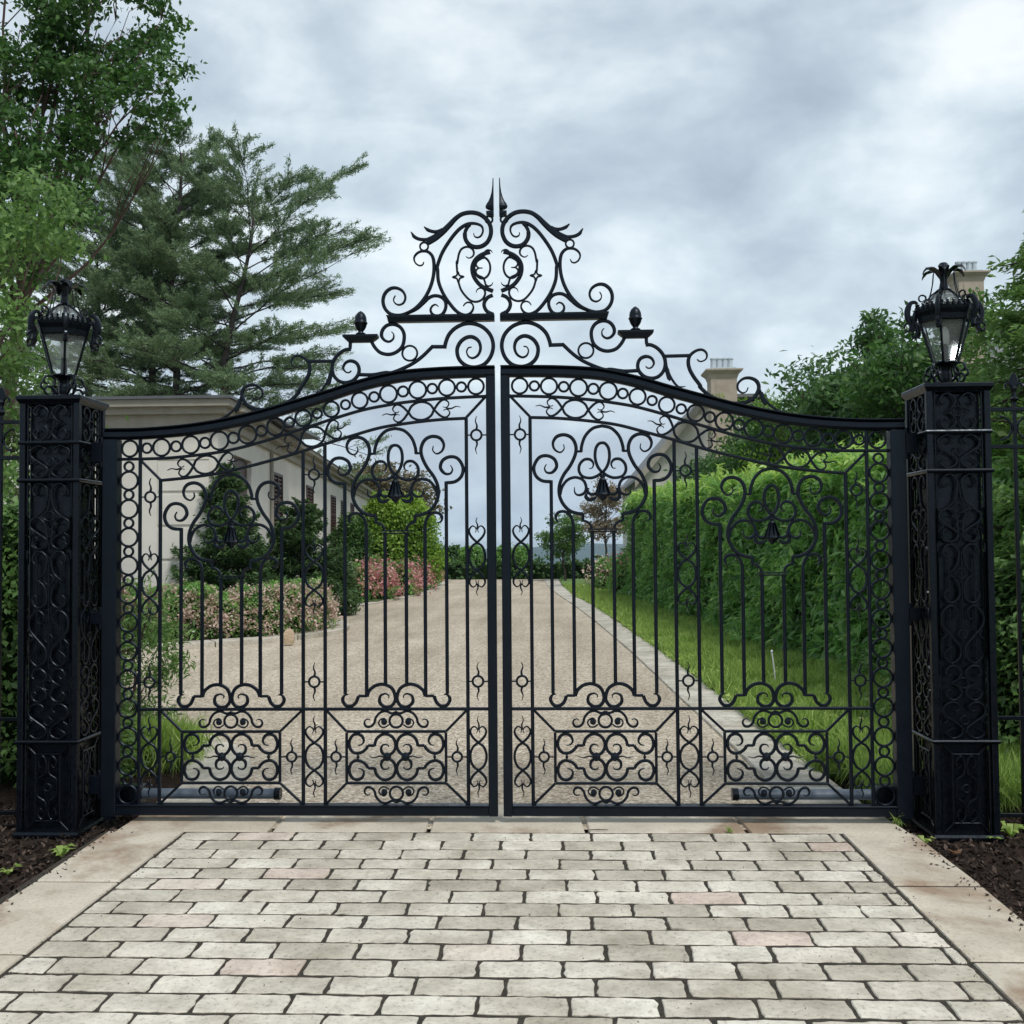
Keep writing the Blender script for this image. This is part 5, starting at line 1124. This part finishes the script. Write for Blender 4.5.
def window(s0, s1, z0, z1, shut=True, par=house):
    f_ = MB(); t = .07
    for a_, b_, c_, d_ in ((s0, s0+t, z0, z1), (s1-t, s1, z0, z1), (s0+t, s1-t, z0, z0+t), (s0+t, s1-t, z1-t, z1), ((s0+s1)/2-.025, (s0+s1)/2+.025, z0+t, z1-t)): fbox(f_, a_, b_, -.06, .03, c_, d_)
    for k in range(1, 4): zz_ = z0+(z1-z0)*k/4; fbox(f_, s0+t, s1-t, -.05, .024, zz_-.018, zz_+.018)
    w_ = f_.build('window', SHUT, par); g = MB(); fbox(g, s0+t, s1-t, -.045, -.035, z0+t, z1-t)
    for q in range(26): zz_ = z0+t+(z1-z0-2*t)*q/26; fbox(g, s0+t+.03, s1-t-.03, -.035, .008, zz_+.01, zz_+.05)
    g.build('louvres', SHUT, w_)
    g = MB(); fbox(g, s0-.08, s1+.08, -.1, .07, z0-.1, z0); g.build('sill', TRIMST, w_)
    if shut:
        for (a_, b_) in ((s0-.52, s0-.03), (s1+.03, s1+.52)):
            g = MB(); fbox(g, a_, b_, .003, .04, z0+.02, z1-.02)
            for q in range(14): zz_ = z0+.1+(z1-z0-.25)*q/13; fbox(g, a_+.06, b_-.06, .04, .055, zz_, zz_+.05)
            g.build('shutter', SHUT, par)
for o_ in openings: window(*o_, shut=False)
mb = MB(); fbox(mb, door[0]+.02, door[1]-.02, -.18, -.10, door[2], door[3]-.02)
for k in range(2):
    for q in range(3): a_ = door[0]+.15+(door[1]-door[0]-.2)*k/2; fbox(mb, a_, a_+(door[1]-door[0])/2-.2, -.10, -.075, .4+q*.95, 1.2+q*.95)
dr = mb.build('door', SHUT, house); mb = MB(); mb.tube([FP((door[0]+door[1])/2+.12, -.09, 1.1), FP((door[0]+door[1])/2+.12, -.09, 1.3)], .018, 6); mb.build('handle', ZINC, dr)
mb = MB(); fbox(mb, door[0]-.5, door[1]+.5, 0, 1.1, -.02, .15); mb.build('step', TRIMST, house)
mb = MB(); s_ = fs(270); mb.tube([FP(s_, .05, EV-.45), FP(s_, .05, 2), FP(s_, .05, .1)], .045, 8); mb.build('downpipe', TRIMST, house)
# front pavilion with banded corner
pav = MB(); px0 = -11.2-hx; px1 = at(217.5, 480, y=13.35)[0]-hx; py0 = 13.35-hy
def pbox(mb, x0, x1, y0, y1, z0, z1): mb.box(x0, x1, y0, y1, z0, z1)
pbox(pav, px0, px1, py0, py0+1.0, -.1, EV-.44); pbox(pav, px0, px0+.4, py0+1, py0+6, -.1, EV-.44); pav.build('pavilion_wall', STUCCO, house)
mb = MB()
for z_ in (.75, 1.4, 2.05, 2.7, 3.3):
    pbox(mb, px1-1.15, px1-.16, py0-.03, py0-.002, z_+.03, z_+.60 if z_ < 3.2 else EV-.47); 
pbox(mb, px1-1.15, px1-.16, py0-.03, py0-.002, -.1, .75); mb.build('quoin_blocks', STUCCO, house)
mb = MB(); pbox(mb, px0-.1, px1+.10, py0-.10, py0+1.1, EV-.44, EV-.20); pbox(mb, px0-.1, px1+.22, py0-.24, py0+1.3, EV-.20, EV-.07); pbox(mb, px0-.1, px1+.34, py0-.38, py0+1.5, EV-.07, EV+.06); mb.build('pavilion_cornice', TRIMST, house)
mb = MB(); mb.rings([[(px0-.1, py0-.44, EV+.062), (px1+.40, py0-.44, EV+.062), (px1+.40, py0+7, EV+.062), (px0-.1, py0+7, EV+.062)], [(px0-.1, py0-.42, EV+.12), (px1+.38, py0-.42, EV+.12), (px1+.38, py0+7, EV+.12), (px0-.1, py0+7, EV+.12)], [(px0+1, py0+1.5, EV+.16), (px1-1, py0+1.5, EV+.16), (px1-1, py0+6, EV+.16), (px0+1, py0+6, EV+.16)]]); mb.build('pavilion_roof', LEAD, house)
tag(house, 'long low pale stucco house with dark red shutters left of the drive', 'house')

# ------------------------------------------------------------------ big house on the right behind the hedge
h2 = empty('house', (12, 44, 0)); tag(h2, 'large sandstone house with slate roofs and chimneys behind the right trees', 'house')
def hb(x0, x1, y0, y1, z0, z1, nm, m, par=None): mb = MB(); mb.box(x0-12, x1-12, y0-44, y1-44, z0, z1); return mb.build(nm, m, par or h2)
X0 = at(644, 480, y=40)[0]; E1 = at(644, 470, y=40)[2]
pk = at(703, 399, y=40); XM = pk[0]; ZR = pk[2]; X1 = 2*XM-X0+2.5
mb = MB(); mb.add([(X0-12, -4, -.1), (X1-12, -4, -.1), (X1-12, -4, E1), (XM-12+2.6, -4, ZR-.15), (XM-12, -4, ZR-.15), (X0-12, -4, E1), (X0-12, 10, -.1), (X1-12, 10, -.1), (X1-12, 10, E1), (XM-12+2.6, 10, ZR-.15), (XM-12, 10, ZR-.15), (X0-12, 10, E1)], [(0, 1, 2, 3, 4, 5), (7, 6, 11, 10, 9, 8), (0, 5, 11, 6), (1, 7, 8, 2), (5, 4, 10, 11), (3, 2, 8, 9), (4, 3, 9, 10)]); mb.build('wall', STUCCO, h2)
mb = MB()
def slab3(a, b, y0, y1, th):
    mb.rings([[(a[0], y0, a[1]), (b[0], y0, b[1]), (b[0], y0, b[1]+th), (a[0], y0, a[1]+th)], [(a[0], y1, a[1]), (b[0], y1, b[1]), (b[0], y1, b[1]+th), (a[0], y1, a[1]+th)]])
sl = (ZR-E1)/(XM-X0)
slab3((X0-12-.45, E1-.45*sl), (XM-12+.01, ZR), -4.5, 10.5, .14); slab3((XM-12+.012, ZR+.003), (XM-12+2.6, ZR+.003), -4.5, 10.5, .14); slab3((XM-12+2.602, ZR), (X1-12+.45, E1-.2), -4.5, 10.5, .14); mb.build('roof', SLATE, h2)
mb = MB(); 
for a, b in (((X0-12-.45, E1-.45*sl-.02), (XM-12, ZR-.02)),): mb.rings([[(a[0], -4.62, a[1]-.28), (b[0], -4.62, b[1]-.28), (b[0], -4.62, b[1]+.15), (a[0], -4.62, a[1]+.15)], [(a[0], -4.503, a[1]-.28), (b[0], -4.503, b[1]-.28), (b[0], -4.503, b[1]+.15), (a[0], -4.503, a[1]+.15)]])
mb.build('gable_trim', TRIMST, h2)
# east wing
hb(13.5, 26, 27, 39.5, -.1, 6.2, 'wall', SANDST)
mb = MB(); mb.rings([[(13.1-12, 26.6-44, 6.2), (26.4-12, 26.6-44, 6.2), (26.4-12, 39.9-44, 6.2), (13.1-12, 39.9-44, 6.2)], [(17-12, 31-44, 9.3), (23-12, 31-44, 9.3), (23-12, 35.5-44, 9.3), (17-12, 35.5-44, 9.3)]]); mb.build('roof', SLATE, h2)
def chimney(px, y, pyt, pyb, wpx, zb_):
    p = at(px, pyt, y=y); Zc = (y+6); wd = wpx/1024*Zc/2; k_ = Zc/1024; zc = p[2]; x = p[0]-12; yy_ = y-44; ch = MB()
    def sq(q, z): return [(x-q, yy_-q, z), (x+q, yy_-q, z), (x+q, yy_+q, z), (x-q, yy_+q, z)]
    cap_h = 6.5*k_*1.0
    ztop = zc-(14 if px < 800 else 12)*k_
    ch.rings([sq(wd, zb_), sq(wd, ztop-9*k_), sq(wd*1.02, ztop-9*k_), sq(wd*1.10, ztop-6*k_), sq(wd*1.13, ztop-5*k_), sq(wd*1.42, ztop-1.4*k_), sq(wd*1.42, ztop), sq(wd*.95, ztop+.5*k_)])
    ch.rings([[(x-wd*.62, yy_-wd-.02, z) for z in (zb_+.2,)]+[(x+wd*.62, yy_-wd-.02, zb_+.2), (x+wd*.62, yy_-wd-.02, ztop-11*k_), (x-wd*.62, yy_-wd-.02, ztop-11*k_)], [(x-wd*.55, yy_-wd-.002, zb_+.25), (x+wd*.55, yy_-wd-.002, zb_+.25), (x+wd*.55, yy_-wd-.002, ztop-12*k_), (x-wd*.55, yy_-wd-.002, ztop-12*k_)]])
    c = ch.build('chimney', SANDST, h2); pt_ = MB()
    for q in range(4): pt_.lathe([(wd*.20, ztop+.4*k_), (wd*.22, ztop+1*k_), (wd*.20, ztop+11*k_), (wd*.25, ztop+11.8*k_), (wd*.25, ztop+13*k_), (wd*.16, ztop+13*k_)], x-wd*.66+wd*1.32*q/3, yy_, 10)
    pt_.rings([sq(wd*.95, ztop+.6*k_), sq(wd*.95, ztop+2.2*k_)]); pt_.build('chimney_pots', TERRA, c)
chimney(721.5, 38, 357.5, 400, 25.5, ZR-3.2); chimney(966, 27.8, 263, 300, 24, 5.5)
# pale window wall glimpsed under the gable
hb(X0+1.2, X0+2.4, 39.93, 39.99, 2.0, 4.3, 'window', PLATE)

shrub('dense green shrub low behind the left fence', (-3.75, 1.5, -.05), .85, .7, 1.9, 14000, .085, .034, LF_CEDAR, 'shrub', bump_=.3, core=.6, hang=-.2)
shrub('low green shrub between the left pillar and the young conifer', (-2.95, .95, -.05), .38, .3, 1.15, 5000, .07, .028, LF_CEDAR, 'shrub', bump_=.3, core=.5, hang=-.2)
shrub('leafy green shrub low behind the right fence', (3.95, 1.9, -.05), .9, .8, 1.5, 12000, .09, .034, LF_CEDAR, 'shrub', bump_=.3, core=.6, hang=-.2)
# ------------------------------------------------------------------ the air
hz = bpy.data.materials.new('haze'); hz.use_nodes = True; hn = hz.node_tree.nodes; hn.clear()
ho = hn.new('ShaderNodeOutputMaterial'); pv = hn.new('ShaderNodeVolumePrincipled'); pv.inputs['Color'].default_value = (.74, .87, 1, 1); pv.inputs['Density'].default_value = .00013; pv.inputs['Anisotropy'].default_value = .2
hz.node_tree.links.new(pv.outputs[0], ho.inputs['Volume'])
mb = MB(); mb.box(-9500, 9500, -80, 9500, -47, 40); o = mb.build('haze', hz); tag(o, 'pale blue haze over the river and the far shore', 'haze', kind='stuff')

# loose bits: crumbs, moss and leaf litter in the joints and along the borders
n_ = 1300; P = np.stack([rng.uniform(-1.77, 1.88, n_), rng.uniform(-4.2, -.2, n_), np.full(n_, .002)], 1)
edge = rng.random(n_) < .5; P[edge, 0] = np.where(rng.random(edge.sum()) < .5, -1.78+rng.normal(size=edge.sum())*.03, 1.89+rng.normal(size=edge.sum())*.03)
o = leafmesh('crumbs', P, .009, .005, CHIP, up=1.5, tint=rng.random(n_)); tag(o, 'fine soil crumbs and bits of twig lying on the pavers', 'crumbs', kind='stuff')
n_ = 220; xx = np.where(rng.random(n_) < .5, 2.285-np.abs(rng.normal(size=n_))*.05, -2.22+np.abs(rng.normal(size=n_))*.05)
P = np.stack([xx, rng.uniform(-2.9, -.1, n_), np.full(n_, .008)], 1)
o = leafmesh('mulch_chips', P, .026, .012, CHIP, up=1.2, tint=rng.random(n_)**1.5); tag(o, 'bark chips spilled onto the outer edges of the border slabs', 'mulch', kind='stuff')
def tuft(label, x, y, k=16, h=.05):
    o = empty('grass_tuft', (x, y, 0)); P = np.stack([rng.normal(size=k)*.012, rng.normal(size=k)*.006, np.full(k, h*.35)], 1); A = rng.normal(size=(k, 3))*.6; A[:, 2] = 1
    leafmesh('blades', P, h, .006, LF_GRASS, o, up=0, axis=A*3, ajit=.3, bend=.3); tag(o, label, 'grass tuft'); return o
p = at(730, 833, z=0); tuft('tiny grass tuft in the joint between the threshold and the pavers', p[0], -.205)
p = at(905, 822, z=0); tuft('small grass tuft at the outer corner of the right border slab', 2.27, -.02, 40, .09)
p = at(598, 828, z=.006); mb = MB(); mb.tube([(-.05, .004, 0), (0, -.003, .003), (.055, .003, .001)], [.0022, .003, .0016], 5); o = mb.build('twig', BARK); o.location = (p[0], -.19, .010); tag(o, 'short dark twig lying on the threshold in front of the right leaf', 'twig')

n_ = 42000; yy = 1.3+26*rng.random(n_)**2.0; x0 = rside(yy); x1 = np.interp(yy, [1.3, 7, 13, 18, 24, 34], [4.7, 4.1, 3.7, 3.4, 3.1, 3.2]); xx = x0-.03+(x1-x0)*rng.random(n_)**1.15
ms = np.sin(xx*4.2-yy*2.3)+np.sin(yy*3.3+xx*6) > -.3
P = np.stack([xx, yy, .03+.07*rng.random(n_)], 1)[ms]
o = leafmesh('clover', P, .045, .03, LF_GRASS, up=1.1, tint=.25+.75*rng.random(len(P))); tag(o, 'clover and broad weeds mixed through the grass beside the kerb', 'clover', kind='stuff')
